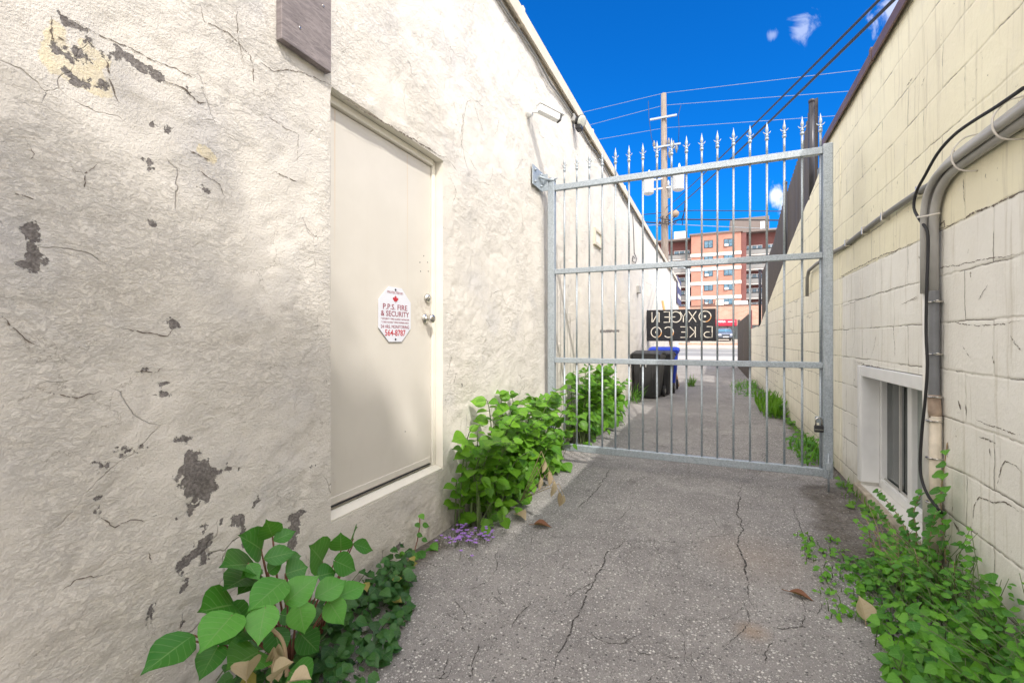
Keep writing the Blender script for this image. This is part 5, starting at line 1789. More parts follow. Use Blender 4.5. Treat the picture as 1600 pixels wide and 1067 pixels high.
# car
def make_car(x, y):
    z = gz(y) + 0.01
    t = thing('parked_car', 'grey blue estate car parked nose out in front of the shop', 'car', (x, y, z))
    T = Matrix.Translation((x, y, z)) @ Matrix.Rotation(R(4), 4, 'Z')
    side = [(-2.25, .35), (-2.28, .62), (-2.15, .84), (-1.25, .99), (-0.55, 1.45), (0.2, 1.53), (1.7, 1.47), (2.15, 1.0), (2.25, .6), (2.2, .35)]
    vs, fs = [], []
    for (yy, zz) in side:
        wz = 0.90 if zz < 1.02 else 0.90 - (zz - 1.02) * 0.42
        wz = wz * (0.93 if abs(yy) > 2.1 else 1)
        vs += [T @ Vector((-wz, yy, zz)), T @ Vector((wz, yy, zz))]
    n = len(side)
    for i in range(n - 1):
        fs.append((2 * i, 2 * i + 1, 2 * i + 3, 2 * i + 2))
    fs.append((2 * n - 2, 2 * n - 1, 1, 0))
    fs.append(tuple(2 * i for i in range(n))[::-1])
    fs.append(tuple(2 * i + 1 for i in range(n)))
    bm = bmesh.new()
    bv = [bm.verts.new(v) for v in vs]
    for f in fs:
        bm.faces.new([bv[i] for i in f])
    bmesh.ops.recalc_face_normals(bm, faces=bm.faces)
    bmesh.ops.bevel(bm, geom=list(bm.edges), offset=0.06, segments=2, affect='EDGES')
    mb = MB()
    mb.add_bm(bm, 0, True)
    b_ = mb.build('body', M['carpaint'], t)
    mb = MB()
    d_ = Vector((0, 0.70, 0.46)).normalized()
    nn = Vector((0, -0.46, 0.70)).normalized()
    c = Vector((0, -0.90, 1.22)) + nn * 0.012
    mb.prism([T @ (c + Vector((-.72, 0, 0)) - d_ * .30), T @ (c + Vector((.72, 0, 0)) - d_ * .30), T @ (c + Vector((.62, 0, 0)) + d_ * .30), T @ (c + Vector((-.62, 0, 0)) + d_ * .30)], T.to_3x3() @ (nn * 0.01))
    mb.build('windscreen', M['apt_glass'], t)
    for sx in (-1, 1):
        MB().box(sx * .66 - .19, sx * .66 + .19, -2.31, -2.24, .66, .80, .03, 0, T, 2).build('headlight', M['lamp'], t)
        MB().box(sx * 1.0 - .09, sx * 1.0 + .09, -.75, -.62, .98, 1.12, .03, 0, T, 2).build('wing_mirror', M['carpaint'], t)
        for yy in (-1.4, 1.4):
            wh = MB().lathe(T @ Vector((sx * .72, yy, .33)), T.to_3x3() @ Vector((sx, 0, 0)), [(0, .25), (.01, .33), (.19, .33), (.2, .27), (.202, .1)], 18).build('wheel', M['rubber'], t)
            MB().lathe(T @ Vector((sx * .923, yy, .33)), T.to_3x3() @ Vector((sx, 0, 0)), [(0, .22), (.012, .18), (.015, .02)], 14).build('rim', M['chrome'], wh)
    MB().box(-.42, .42, -2.32, -2.25, .58, .74, .02, 0, T).build('grille', M['black'], t)
    MB().box(-.28, .28, -2.325, -2.27, .42, .53, .01, 0, T).build('licence_plate', M['white'], t)
    MB().box(-.86, .86, -2.30, -2.22, .30, .40, .02, 0, T).build('bumper_trim', M['black'], t)


cq = on_y(1131, 525, 60)
make_car(cq.x, 60)

# apartment block
YA = 96.0
ap = thing('apartment_block', 'tall orange brick apartment block with white bands and grey balconies', 'building', (8, YA, 1.3))


def AX(px, y=YA):
    return on_y(px, 450, y).x


def AZ(py, px=1110, y=YA):
    return on_y(px, py, y).z


zr = AZ(366)
fl_h = AZ(397) - AZ(419.3)
xa, xb = AX(1080), AX(1158)
mb = MB().box(xa, xb, YA, YA + 16, 1.0, zr)
mb.build('wall', M['apt_brick'], ap)
YR = YA + 4.0
xc_, xd_ = AX(1020, YR), AX(1262, YR)
MB().box(xc_, xa - 0.01, YR, YR + 12, 1.0, zr - 0.3).build('wing_wall', M['apt_dark'], ap)
MB().box(xb + 0.01, xd_, YR, YR + 12, 1.0, zr + 0.2).build('wing_wall', M['apt_dark'], ap)
mb = MB().box(xa - 0.3, xb + 0.3, YA - 0.25, YA + 16.2, zr, zr + 0.3).box(xc_ - 0.2, xa - 0.305, YA + 1.9, YR + 12, zr - 0.3, zr + 0.05).box(xb + 0.305, xd_ + 0.2, YA + 1.9, YR + 12, zr + 0.2, zr + 0.55)
mb.build('roof_slab', M['pent'], ap)
zband = AZ(398)
for f in range(8):
    zb5 = zband - f * fl_h
    if zb5 < 2.2:
        break
    MB().box(xa - 0.12, xb + 0.05, YA - 0.14, YA - 0.004, zb5 - 0.31, zb5 + 0.31, 0.02).build('floor_band', M['band'], ap)
for f in range(8):
    zc = AZ(381.5) - f * fl_h
    if zc < 3:
        break
    for px in (1107, 1138):
        xw = AX(px)
        w_ = MB().box(xw - 0.80, xw + 0.80, YA - 0.06, YA + 0.02, zc - 0.75, zc + 0.75, 0.03).build('window', M['black'], ap)
        MB().box(xw - 0.70, xw - 0.04, YA - 0.075, YA - 0.061, zc - 0.66, zc + 0.66).build('pane', M['apt_glass'], w_)
        MB().box(xw + 0.04, xw + 0.70, YA - 0.075, YA - 0.061, zc - 0.66, zc + 0.66).build('pane', M['apt_glass'], w_)
        if (f + px) % 3:
            MB().box(xw - 0.66, xw + 0.0, YA - 0.30, YA - 0.08, zc - 0.68, zc - 0.25, 0.03).build('air_conditioner', M['white'], w_)
for f in range(8):
    zf = AZ(400) - f * fl_h
    if zf < 1.5:
        break
    for (x0, x1, wins) in ((xc_, xa - 0.02, ((0.25, .42), (.55, .95))), (xb + 0.02, xd_, ((.10, .34), (.40, .54), (.66, .9)))):
        MB().box(x0, x1, YA + 2.0, YR - 0.003, zf - 0.12, zf + 0.10, 0.01).build('balcony_slab', M['slab'], ap)
        bl = MB().box(x0 + 0.02, x1 - 0.02, YA + 2.02, YA + 2.10, zf + 0.16, zf + 0.95, 0.01).build('balcony_panel', M['balc'], ap)
        MB().box(x0 + 0.02, x1 - 0.02, YA + 2.0, YA + 2.12, zf + 1.0, zf + 1.2, 0.01).build('balcony_rail', M['black'], bl)
        for (k0, k1) in wins:
            w_ = MB().box(x0 + (x1 - x0) * k0, x0 + (x1 - x0) * k1, YR - 0.06, YR - 0.004, zf + 0.5, zf + 2.15, 0.02).build('window', M['white'], ap)
            m_ = MB()
            xa_, xb_ = x0 + (x1 - x0) * k0, x0 + (x1 - x0) * k1
            nn_ = 3 if k1 - k0 > .2 else 2
            for q_ in range(nn_):
                m_.box(xa_ + (xb_ - xa_) * q_ / nn_ + 0.08, xa_ + (xb_ - xa_) * (q_ + 1) / nn_ - 0.06, YR - 0.075, YR - 0.061, zf + 0.6, zf + 2.05)
            m_.build('pane', M['apt_glass'], w_)
# fin walls between centre block and wings
MB().box(xb + 0.03, xb + 0.9, YA + 0.4, YR - 0.004, 1.2, zr - 0.2, 0.02).build('fin_wall', M['apt_dark'], ap)
# penthouse and roof box
yp = YA + 8
ph = MB().box(AX(1141, yp), AX(1202, yp), yp, yp + 7, zr + 0.25, AZ(340, 1170, yp), 0.05).build('penthouse', M['pent'], ap)
MB().box(AX(1188, yp), AX(1195, yp), yp - 0.06, yp - 0.002, AZ(361, 1190, yp), AZ(346, 1190, yp)).build('penthouse_door', M['white'], ph)
yq = YA + 5
MB().box(AX(1053, yq), AX(1071, yq), yq, yq + 3, zr + 0.1, AZ(362, 1060, yq), 0.05).build('roof_box', M['white'], ap)

# ------------------------------------------------------------------ utility pole and wires
YP = 28.0
pxp = 1038


def PP(px, py, y=YP):
    return on_y(px, py, y)


up_ = thing('utility_pole', 'weathered wooden utility pole with two grey transformers beyond the stucco building', 'utility pole', (PP(pxp, 500).x, YP, gz(YP)))
p0, p1 = PP(1040, 540), PP(1037, 147)
MB().tube([(p0.x, YP, gz(YP)), ((p0.x + p1.x) / 2, YP, (gz(YP) + p1.z) / 2), p1], [0.23, 0.20, 0.15], 14).build('pole', M['polewood'], up_)
for (px, py0, py1, wpx) in ((1013, 304, 276, 8.5), (1060, 298, 266, 8.5), (1043, 309, 292, 7)):
    yy = YP - 0.1 if px != 1043 else YP + 0.55
    a, b = PP(px, py0, yy), PP(px, py1, yy)
    r = wpx / FPX * 26.6
    cn_ = MB().lathe(a, (0, 0, 1), [(0, r * .7), (0.05, r * .97), (0.07, r), (b.z - a.z - 0.08, r), (b.z - a.z - 0.04, r * 1.05), (b.z - a.z, r * .9), (b.z - a.z + 0.07, r * 0.1)], 20).build('transformer', M['can'], up_)
    MB().lathe(b + Vector((0.05, 0, 0.05)), (0, 0, 1), [(0, .05), (.08, .07), (.12, .045), (.18, .07), (.24, .045), (.32, .03)], 10).build('bushing', M['white'], cn_)
    mb = MB()
    for z in (a.z + 0.25, b.z - 0.25):
        mb.box(min(p0.x, a.x) + 0.05, max(p0.x, a.x) - 0.05, yy - 0.06, yy + 0.06, z - 0.04, z + 0.04)
    mb.build('mounting_arm', M['can'], cn_)
a, b = PP(1016, 190), PP(1058, 187)
mb = MB().box(a.x, b.x, YP - 0.26, YP - 0.17, a.z - 0.06, a.z + 0.05, 0.01)
mb.build('crossarm', M['galv'], up_)
a, b = PP(1020, 234), PP(1072, 230)
mb = MB().box(PP(1022, 232).x, PP(1064, 230).x, YP - 0.27, YP - 0.18, a.z - 0.05, a.z + 0.05, 0.01)
mb.build('crossarm', M['galv'], up_)
for px, py in ((1022, 226), (1045, 222), (1052, 226), (1057, 232), (1046, 240)):
    q = PP(px, py, YP - 0.22)
    MB().lathe(q, (0, 0, 1), [(-.25, .03), (-.1, .05), (-.05, .10), (0, .05), (.05, .10), (.1, .05), (.22, .03)], 10).build('insulator', M['conduit_d'], up_)
mb = MB()
rnd = random.Random(4)
for k in range(9):
    s0_ = PP(1038 + rnd.uniform(-8, 22), 336 + rnd.uniform(0, 16), YP - 0.3)
    e0_ = PP(1038 + rnd.uniform(-14, 8), 334 + rnd.uniform(0, 20), YP - 0.3)
    mid = (s0_ + e0_) / 2 + Vector((rnd.uniform(-.2, .2), 0, -rnd.uniform(.1, .6)))
    mb.tube(arc_pts(s0_, mid, e0_, 6), 0.022, 5)
for pth in ([(1071, 275), (1072, 300), (1069, 330), (1066, 352)], [(1013, 158), (1014, 185), (1018, 215), (1022, 228)], [(1064, 165), (1060, 180), (1061, 200), (1060, 230)], [(1073, 278), (1073, 320), (1064, 346)]):
    mb.tube([PP(*p, YP - 0.25) for p in pth], 0.022 if pth[0][0] > 1065 else 0.014, 5)
mb.build('drop_leads', M['wire'], up_)
q = PP(1050, 332)
mb = MB().lathe(q, (0.5, -0.5, -0.4), [(0, .12), (.25, .22), (.4, .2), (.45, .05)], 12).tube([q, (p0.x + 0.1, YP, q.z - 0.1)], 0.04)
mb.build('street_lamp_head', M['rustpart'], up_)

wg = 'overhead wires along the street'


def wire(name, pts, r, mat, label, group=None, sag=0.0):
    P = [Vector(p) for p in pts]
    out = []
    for a_, b_ in zip(P[:-1], P[1:]):
        n = 12
        for i in range(n):
            t = i / n
            q = a_.lerp(b_, t)
            q.z -= sag * 4 * t * (1 - t)
            out.append(q)
    out.append(P[-1])
    return tag(MB().tube(out, r, 6).build(name, M[mat], None, P[0]), label, 'wire', group)


wire('power_line', [PP(700, 245), PP(885, 182), PP(1037, 146), PP(1400, 103), PP(1700, 70)], 0.010, 'wire_l', 'topmost pale power line passing over the top of the utility pole', wg)
wire('power_line', [PP(700, 250), PP(920, 196), PP(1037, 165), PP(1062, 163), PP(1340, 142), PP(1700, 118)], 0.010, 'wire_l', 'second pale power line just below the top of the utility pole', wg)
wire('power_line', [PP(700, 290), PP(925, 220), PP(1040, 200), PP(1310, 181), PP(1700, 160)], 0.010, 'wire_l', 'third pale power line passing behind the gate spears', wg)
wire('telephone_cable', [PP(700, 380), PP(1000, 336), PP(1042, 332), PP(1085, 329), PP(1300, 331), PP(1700, 335)], 0.024, 'wire', 'black telephone cable, uppermost of those low on the pole', wg)
wire('telephone_cable', [PP(700, 385), PP(1005, 347), PP(1042, 350), PP(1062, 343), PP(1300, 345), PP(1700, 350)], 0.04, 'wire', 'thickest black telephone cable low on the utility pole', wg)
wire('telephone_cable', [PP(700, 395), PP(1005, 353), PP(1042, 350), PP(1100, 353), PP(1300, 362), PP(1700, 375)], 0.02, 'wire_l', 'lowest pale telephone cable on the utility pole', wg)
def ext(pa, px, py, ynear, yend):
    q = on_y(px, py, ynear)
    d_ = (q - pa)
    return pa + d_ * ((yend - pa.y) / d_.y)


pa = PP(1040, 326)
e = ext(pa, 1370, 0, 6.0, 4.3)
wire('service_drop', [pa, e], 0.016, 'wire', 'upper black service cable slanting from the pole over the block building', 'service cables to the block building', 0.10)
pa = PP(1042, 338)
e2 = ext(pa, 1392, 0, 6.0, 4.3)
wire('service_drop', [pa, e2], 0.020, 'wire', 'lower black service cable slanting from the pole over the block building', 'service cables to the block building', 0.12)
mb = MB().tube([(e.x + 0.05, 4.3, RTOP - 0.1), (e.x + 0.05, 4.3, e.z + 0.25)], 0.03, 10)
mb.tube([(e2.x, 4.3, e2.z), (e.x + 0.05, 4.3, e.z)], 0.012, 6)
tag(mb.build('service_mast', M['galv'], None, (e.x, 4.3, RTOP)), 'steel service mast on the roof of the block building holding the black cables', 'mast')
# lamp post on the street
q0, q1 = on_y(1076, 500, 46), on_y(1076, 420, 46)
lp_ = thing('street_lamp', 'slim grey street lamp pole in front of the orange apartment block', 'street lamp', (q0.x, 46, gz(46)))
MB().tube([(q0.x, 46, gz(46)), (q0.x, 46, q1.z)], [0.13, 0.09], 10).build('pole', M['galv'], lp_)
MB().tube([(q0.x, 46, q1.z - 0.1), (q0.x - 0.5, 46, q1.z + 0.15), (q0.x - 1.1, 46, q1.z + 0.15)], 0.05, 8).build('arm', M['galv'], lp_)
MB().box(q0.x - 1.6, q0.x - 1.0, 45.85, 46.15, q1.z + 0.08, q1.z + 0.22, 0.04, seg=2).build('lamp_head', M['can'], lp_)


# ------------------------------------------------------------------ plants
LEAF_S = [0.0, 0.05, 0.16, 0.32, 0.5, 0.66, 0.79, 0.90, 1.0]
LEAF_HEART = [0.02, 0.27, 0.42, 0.47, 0.42, 0.30, 0.165, 0.055, 0.0]
LEAF_OVAL = [0.01, 0.11, 0.25, 0.36, 0.38, 0.30, 0.175, 0.06, 0.0]
LEAF_ROUND = [0.02, 0.24, 0.42, 0.51, 0.51, 0.42, 0.27, 0.09, 0.0]
LEAF_NARROW = [0.01, 0.05, 0.10, 0.14, 0.15, 0.12, 0.08, 0.03, 0.0]
LEAF_LOBED = [0.02, 0.42, 0.50, 0.28, 0.46, 0.40, 0.18, 0.14, 0.0]


def add_leaf(mb, base, dirv, up, length, prof=LEAF_HEART, wk=1.0, tint=0.5, fold=0.18, droop=0.25, rnd=random, low=False, twist=0.0):
    d = Vector(dirv).normalized()
    u = Vector(up)
    s = d.cross(u)
    if s.length < 1e-4:
        s = d.orthogonal()
    s.normalize()
    u = s.cross(d).normalized()
    if twist:
        Rm = Matrix.Rotation(twist, 3, d)
        s, u = Rm @ s, Rm @ u
    rows = list(range(len(LEAF_S))) if not low else [0, 2, 4, 6, 8]
    cols = (-1, -0.5, 0, 0.5, 1) if not low else (-1, 0, 1)
    o = len(mb.v)
    wav = rnd.uniform(0, 6.28)
    for ri in rows:
        t = LEAF_S[ri]
        w = prof[ri] * wk * length
        for c in cols:
            back = (0.10 * abs(c) * length * max(0, 1 - t * 5)) if prof is LEAF_HEART else 0
            h = abs(c) * fold * w * 1.6 - droop * length * t * t + 0.025 * length * math.sin(wav + 9 * t + 3 * c) * abs(c)
            p = Vector(base) + d * (t * length - back) + s * (c * w) + u * h
            mb.v.append((p.x, p.y, p.z))
            mb.uv[len(mb.v) - 1] = (c, t)
            mb.tint[len(mb.v) - 1] = tint
    nc = len(cols)
    for i in range(len(rows) - 1):
        for k in range(nc - 1):
            mb.f.append((o + i * nc + k, o + i * nc + k + 1, o + (i + 1) * nc + k + 1, o + (i + 1) * nc + k))
            mb.mi.append(0)
            mb.sm.append(True)


# --- big-leaved knotweed at the left foot of the wall, in shade
rnd = random.Random(21)
pl = thing('knotweed_plant', 'large leaved knotweed with heart shaped leaves at the foot of the stucco wall', 'plant', (-1.5, 1.45, 0))
lv, st = MB(), MB()
# base px, tip px, plane x of the base, tint, width factor, profile
LV = [((302, 992), (222, 1047), -1.38, 0.10, 0.95, LEAF_OVAL), ((300, 1000), (262, 1035), -1.45, 0.02, 1.0, LEAF_OVAL),
      ((362, 962), (311, 1016), -1.30, 0.75, 0.95, LEAF_HEART), ((368, 944), (314, 950), -1.42, 0.25, 0.95, LEAF_ROUND),
      ((414, 950), (402, 1008), -1.24, 0.80, 1.05, LEAF_HEART), ((468, 946), (476, 992), -1.22, 0.82, 1.08, LEAF_HEART), ((515, 941), (538, 976), -1.22, 0.70, 1.0, LEAF_HEART),
      ((446, 905), (388, 950), -1.30, 0.62, 0.85, LEAF_OVAL), ((450, 938), (499, 896), -1.26, 0.70, 0.95, LEAF_HEART), ((492, 934), (543, 903), -1.24, 0.72, 0.95, LEAF_OVAL),
      ((528, 932), (574, 910), -1.22, 0.65, 0.8, LEAF_OVAL), ((426, 838), (417, 814), -1.45, 0.45, 1.0, LEAF_OVAL), ((427, 845), (463, 827), -1.42, 0.22, 0.95, LEAF_OVAL),
      ((408, 858), (378, 834), -1.45, 0.12, 0.95, LEAF_HEART), ((412, 873), (463, 860), -1.40, 0.10, 0.95, LEAF_OVAL), ((393, 882), (349, 878), -1.44, 0.12, 0.95, LEAF_HEART),
      ((449, 874), (471, 867), -1.42, 0.18, 1.0, LEAF_ROUND), ((419, 893), (441, 876), -1.40, 0.25, 1.1, LEAF_ROUND), ((446, 896), (482, 884), -1.36, 0.15, 1.2, LEAF_ROUND),
      ((504, 877), (488, 852), -1.38, 0.35, 1.0, LEAF_ROUND), ((533, 859), (532, 834), -1.36, 0.30, 1.05, LEAF_ROUND), ((552, 841), (554, 822), -1.36, 0.30, 0.9, LEAF_OVAL),
      ((552, 849), (585, 859), -1.34, 0.18, 0.8, LEAF_OVAL), ((524, 876), (559, 891), -1.32, 0.25, 0.95, LEAF_HEART), ((496, 900), (526, 892), -1.34, 0.12, 1.1, LEAF_ROUND),
      ((392, 898), (350, 916), -1.46, 0.05, 0.9, LEAF_HEART), ((400, 905), (372, 925), -1.46, 0.04, 0.9, LEAF_HEART), ((404, 1018), (356, 1040), -1.30, 0.30, 1.0, LEAF_HEART),
      ((452, 1048), (488, 1068), -1.22, 0.30, 1.2, LEAF_ROUND), ((388, 880), (405, 905), -1.40, 0.4, 0.9, LEAF_OVAL), ((440, 960), (470, 965), -1.36, 0.08, 1.0, LEAF_HEART),
      ((350, 960), (400, 975), -1.42, 0.06, 1.0, LEAF_HEART), ((380, 985), (340, 1000), -1.40, 0.10, 1.0, LEAF_HEART), ((470, 990), (500, 1020), -1.35, 0.06, 1.0, LEAF_HEART),
      ((430, 985), (440, 1030), -1.36, 0.06, 1.0, LEAF_HEART), ((340, 1010), (310, 1062), -1.36, 0.15, 1.0, LEAF_HEART), ((405, 890), (378, 899), -1.42, 0.45, 0.9, LEAF_OVAL)]
roots = [Vector((-1.50, 1.28, 0)), Vector((-1.52, 1.42, 0)), Vector((-1.48, 1.55, 0)), Vector((-1.46, 1.66, 0))]
for (b_, t_, X, tn, wk, prof) in LV:
    pb = on_x(*b_, X)
    pt = on_x(*t_, X + rnd.uniform(0.02, 0.06))
    d_ = pt - pb
    L = d_.length
    add_leaf(lv, pb, d_, Vector((0.45, -0.55, 0.75)), L, prof, wk, min(0.95, tn + rnd.uniform(-.04, .06)), 0.12, 0.10, rnd)
    r_ = min(roots, key=lambda r: abs(r.y - pb.y))
    mid = Vector((pb.x * 0.6 + r_.x * 0.4 - 0.02, pb.y * 0.6 + r_.y * 0.4, pb.z * 0.62))
    st.tube(arc_pts(Vector((r_.x, r_.y, gh(r_.x, r_.y) - 0.01)), mid, pb, 6), [0.005] * 3 + [0.004] * 2 + [0.003] * 2, 5)
lv.build('leaves', M['leaf_big'], pl)
st.build('stems', M['stem_red'], pl)

# ivy and litter underneath
pi_ = thing('ivy_clump', 'dark ivy spreading under the knotweed and along the asphalt edge', 'plant', (-1.4, 1.6, 0))
lv, st = MB(), MB()
for k in range(560):
    y = rnd.uniform(1.02, 2.06)
    xm = -1.18 if y < 1.55 else -1.18 - (y - 1.55) * 0.62
    x = rnd.uniform(-1.60, xm)
    z = gh(x, y) + abs(rnd.gauss(0.0, 0.07)) * (1.2 if x < -1.35 else 0.6) + 0.01
    if y > 1.5:
        z = min(z, 0.16)
    an = rnd.uniform(0, 6.28)
    d_ = Vector((math.cos(an) + 0.4, math.sin(an) - 0.3, rnd.uniform(-0.5, 0.2)))
    tn = rnd.uniform(0, 0.7) if rnd.random() > 0.025 else 0.99
    add_leaf(lv, (x, y, z), d_, (0.3, -0.3, 1), rnd.uniform(0.025, 0.06), LEAF_HEART, 1.05, tn, 0.15, 0.25, rnd, True)
    if k % 4 == 0:
        st.tube([(x, y, z), (x - 0.04, y + rnd.uniform(-.05, .05), max(z - 0.06, 0.0))], 0.002, 4)
lv.build('leaves', M['leaf_ivy'], pi_)
st.build('stems', M['stem'], pi_)

# small upright vine near the door sill
vy = on_x(650, 860, XL + 0.08)
pv = thing('wall_vine', 'small vine climbing from the wall foot below the door sill', 'plant', (XL + 0.1, vy.y, 0))
lv, st = MB(), MB()
pth = [on_x(*p, XL + 0.06) for p in ((632, 900), (645, 870), (652, 845), (656, 822), (656, 806))]
st.tube(pth, 0.0035, 5)
for (px, py, L) in ((656, 804, .035), (650, 818, .03), (661, 820, .035), (652, 835, .03), (660, 842, .03), (640, 868, .05), (655, 862, .055), (668, 858, .05), (675, 850, .05), (648, 880, .05), (625, 865, .03), (690, 848, .04), (662, 872, .05), (636, 885, .05)):
    q = on_x(px, py, XL + rnd.uniform(0.06, 0.12))
    an = rnd.uniform(-0.6, 0.6)
    add_leaf(lv, q, (0.6, an, -0.2), (0.5, -0.4, 0.8), L * 1.2, LEAF_HEART, 1.0, rnd.uniform(0.1, 0.7), 0.12, 0.2, rnd)
lv.build('leaves', M['leaf_small'], pv)
st.build('stem', M['stem_red'], pv)


# --- knotweed canes
def knotweed(name, label, seed, bases, hts, lean, lsize, mats, per=0.065, gbias=(0.5, -0.45), tint=(0.15, 0.95), clampx=None, stopy=None, group=None, skirt=0):
    rnd = random.Random(seed)
    cx0 = sum(b[0] for b in bases) / len(bases)
    cy0 = sum(b[1] for b in bases) / len(bases)
    t = thing(name, label, 'plant', (cx0, cy0, 0), group)
    lv, st = MB(), MB()
    for (bx, by), h in zip(bases, hts):
        an = rnd.gauss(0, 1.0)
        dx = gbias[0] + rnd.gauss(0, 0.42)
        dy = gbias[1] + rnd.gauss(0, 0.55)
        ln = lean * rnd.uniform(0.35, 1.15) * h
        nrm = math.hypot(dx, dy) + 1e-6
        if nrm > 1:
            dx, dy = dx / nrm, dy / nrm
        p0_ = Vector((bx, by, gh(bx, by) - 0.01))
        p2_ = Vector((bx + dx * ln, by + dy * ln, h * rnd.uniform(0.82, 1.0)))
        p1_ = Vector((bx + dx * ln * 0.15, by + dy * ln * 0.15, h * 0.85))
        if p2_.x < XL + 0.05:
            p2_.x = XL + 0.05
        if stopy and p2_.y > stopy:
            p2_.y = stopy - 0.03
        c = arc_pts(p0_, p1_, p2_, 10)
        st.tube(c, [0.007 - 0.0005 * i for i in range(11)], 5)
        L = sum((c[i + 1] - c[i]).length for i in range(10))
        n = int(L / per)
        side = 1
        for k in range(n):
            f = (k + 0.6) / n
            if f < 0.08:
                continue
            i = min(int(f * 10), 9)
            p = c[i].lerp(c[i + 1], f * 10 - i)
            tg = (c[i + 1] - c[i]).normalized()
            sd_ = tg.cross(Vector((0, 0, 1)))
            if sd_.length < 0.05:
                sd_ = Vector((math.cos(k * 2.4), math.sin(k * 2.4), 0))
            sd_.normalize()
            side = -side
            d_ = sd_ * side * 1.0 + tg * rnd.uniform(0.2, 0.8) + Vector((0.25, -0.25, rnd.uniform(-0.35, 0.15)))
            d_ += Vector((rnd.gauss(0, .3), rnd.gauss(0, .3), 0))
            d_.normalize()
            sz = lsize * rnd.uniform(0.6, 1.2) * (0.65 if f > 0.93 else 1.0)
            pb = p + d_ * sz * 0.22
            if pb.x + d_.x * sz < XL + 0.02:
                d_.x = abs(d_.x)
            st.tube([p, pb], 0.002, 4, cap=False)
            add_leaf(lv, pb, d_, Vector((0.35, -0.35, 0.9)) + Vector((rnd.gauss(0, .25), rnd.gauss(0, .25), 0)), sz, LEAF_HEART if rnd.random() < .7 else LEAF_ROUND, rnd.uniform(0.8, 1.0), rnd.uniform(*tint), 0.14, rnd.uniform(0.1, 0.35), rnd, False, rnd.gauss(0, .2))
    ys_ = [b[1] for b in bases]
    for k in range(skirt):
        y = rnd.uniform(min(ys_) - 0.02, max(ys_))
        x = -1.46 + abs(rnd.gauss(0, 0.08))
        z = gh(x, y) + rnd.uniform(0.04, 0.42)
        sz = lsize * rnd.uniform(0.55, 1.15)
        d_ = Vector((rnd.uniform(0.2, 1.0), rnd.uniform(-1.0, 0.5), rnd.uniform(-0.9, 0.0)))
        add_leaf(lv, (x, y, z), d_, Vector((0.5, -0.45, 0.7)) + Vector((rnd.gauss(0, .25), rnd.gauss(0, .25), 0)), sz, LEAF_HEART, rnd.uniform(.8, 1), rnd.uniform(tint[0], tint[1] * 0.8), 0.14, rnd.uniform(.1, .4), rnd, False, rnd.gauss(0, .25))
        st.tube([(x, y, z), (x - 0.06, y + rnd.uniform(-.03, .06), max(0.0, z - 0.03)), (-1.45, y + rnd.uniform(-.05, .12), 0.0)], 0.0025, 4, cap=False)
    lv.build('leaves', mats[0], t)
    st.build('stems', mats[1], t)
    return t


rnd = random.Random(31)
bases, hts = [], []
for k in range(88):
    y = rnd.uniform(2.70, 4.45)
    x = rnd.uniform(-1.62, -1.42)
    bases.append((x, y))
    h = 0.98 if 3.1 < y < 4.2 else 0.80
    hts.append(h * (rnd.uniform(0.30, 0.9) if k % 9 else rnd.uniform(0.88, 1.0)))
knotweed('knotweed_bush', 'bright green leafy bush in front of the gate hinge side, sunlit against the stucco wall', 33, bases, hts, 0.50, 0.105, (M['leaf_mid'], M['stem']), 0.062, (0.65, -0.25), (0.1, 0.95), None, 4.52, None, 130)
bases, hts = [], []
for k in range(84):
    y = rnd.uniform(5.30, 7.7)
    x = rnd.uniform(-1.62, -1.42)
    bases.append((x, y))
    hts.append(rnd.uniform(0.5, 1.05) * (1.0 if y < 6.9 else 0.72))
knotweed('knotweed_bush', 'leafy green bush behind the gate bars, between the gate and the bins', 35, bases, hts, 0.36, 0.115, (M['leaf_mid'], M['stem']), 0.07, (0.45, -0.2), (0.05, 0.85), None, None, None, 150)

# dry drooping leaves beside the front bush
rnd = random.Random(41)


def litter_leaf(px, py, L, mat, label, cat='fallen leaf', z=0.012, dirv=(1, 0.2, 0.0), prof=LEAF_OVAL, fold=0.5, group='fallen leaves on the asphalt', droop=0.1, X=None, wk=1.0):
    q = on_z(px, py, 0.0) if X is None else on_x(px, py, X)
    if X is None:
        q.z = gh(q.x, q.y) + z
    mb = MB()
    add_leaf(mb, q, dirv, (0, 0, 1), L, prof, wk, rnd.uniform(0.3, 0.9), fold, droop, rnd)
    a_ = q - Vector(dirv).normalized() * 0.03
    o_ = len(mb.v)
    mb.tube([a_, q], 0.002, 4)
    for i in range(o_, len(mb.v)):
        mb.tint[i] = 0.3
        mb.uv[i] = (0.0, 0.0)
    o = mb.build('fallen_leaf', M[mat], None, q)
    return tag(o, label, cat, group)


litter_leaf(833, 822, 0.13, 'leaf_brown', 'red brown curled leaf on the asphalt beside the bright bush', dirv=(1, 0.15, 0.05), prof=LEAF_OVAL, wk=0.7)
litter_leaf(806, 810, 0.12, 'leaf_dead', 'pale tan curled leaf under the edge of the bright bush', dirv=(0.9, -0.5, 0.08), z=0.03)
litter_leaf(385, 1064, 0.10, 'leaf_dead', 'largest tan withered leaf under the knotweed', dirv=(0.35, -0.2, 0.9), z=0.10, X=-1.20)
litter_leaf(425, 1064, 0.08, 'leaf_dead', 'tan withered leaf lying beside the largest one under the knotweed', dirv=(0.5, 0.3, 0.6), X=-1.18, wk=1.2)
litter_leaf(452, 1066, 0.07, 'leaf_dead', 'small pale withered leaf at the asphalt edge of the knotweed', dirv=(0.6, 0.2, 0.2), X=-1.12, wk=1.2)
litter_leaf(1352, 975, 0.10, 'leaf_dead', 'tan leaf caught upright among the weeds by the block wall', dirv=(-0.1, 0.4, 0.9), z=0.02, wk=1.1)
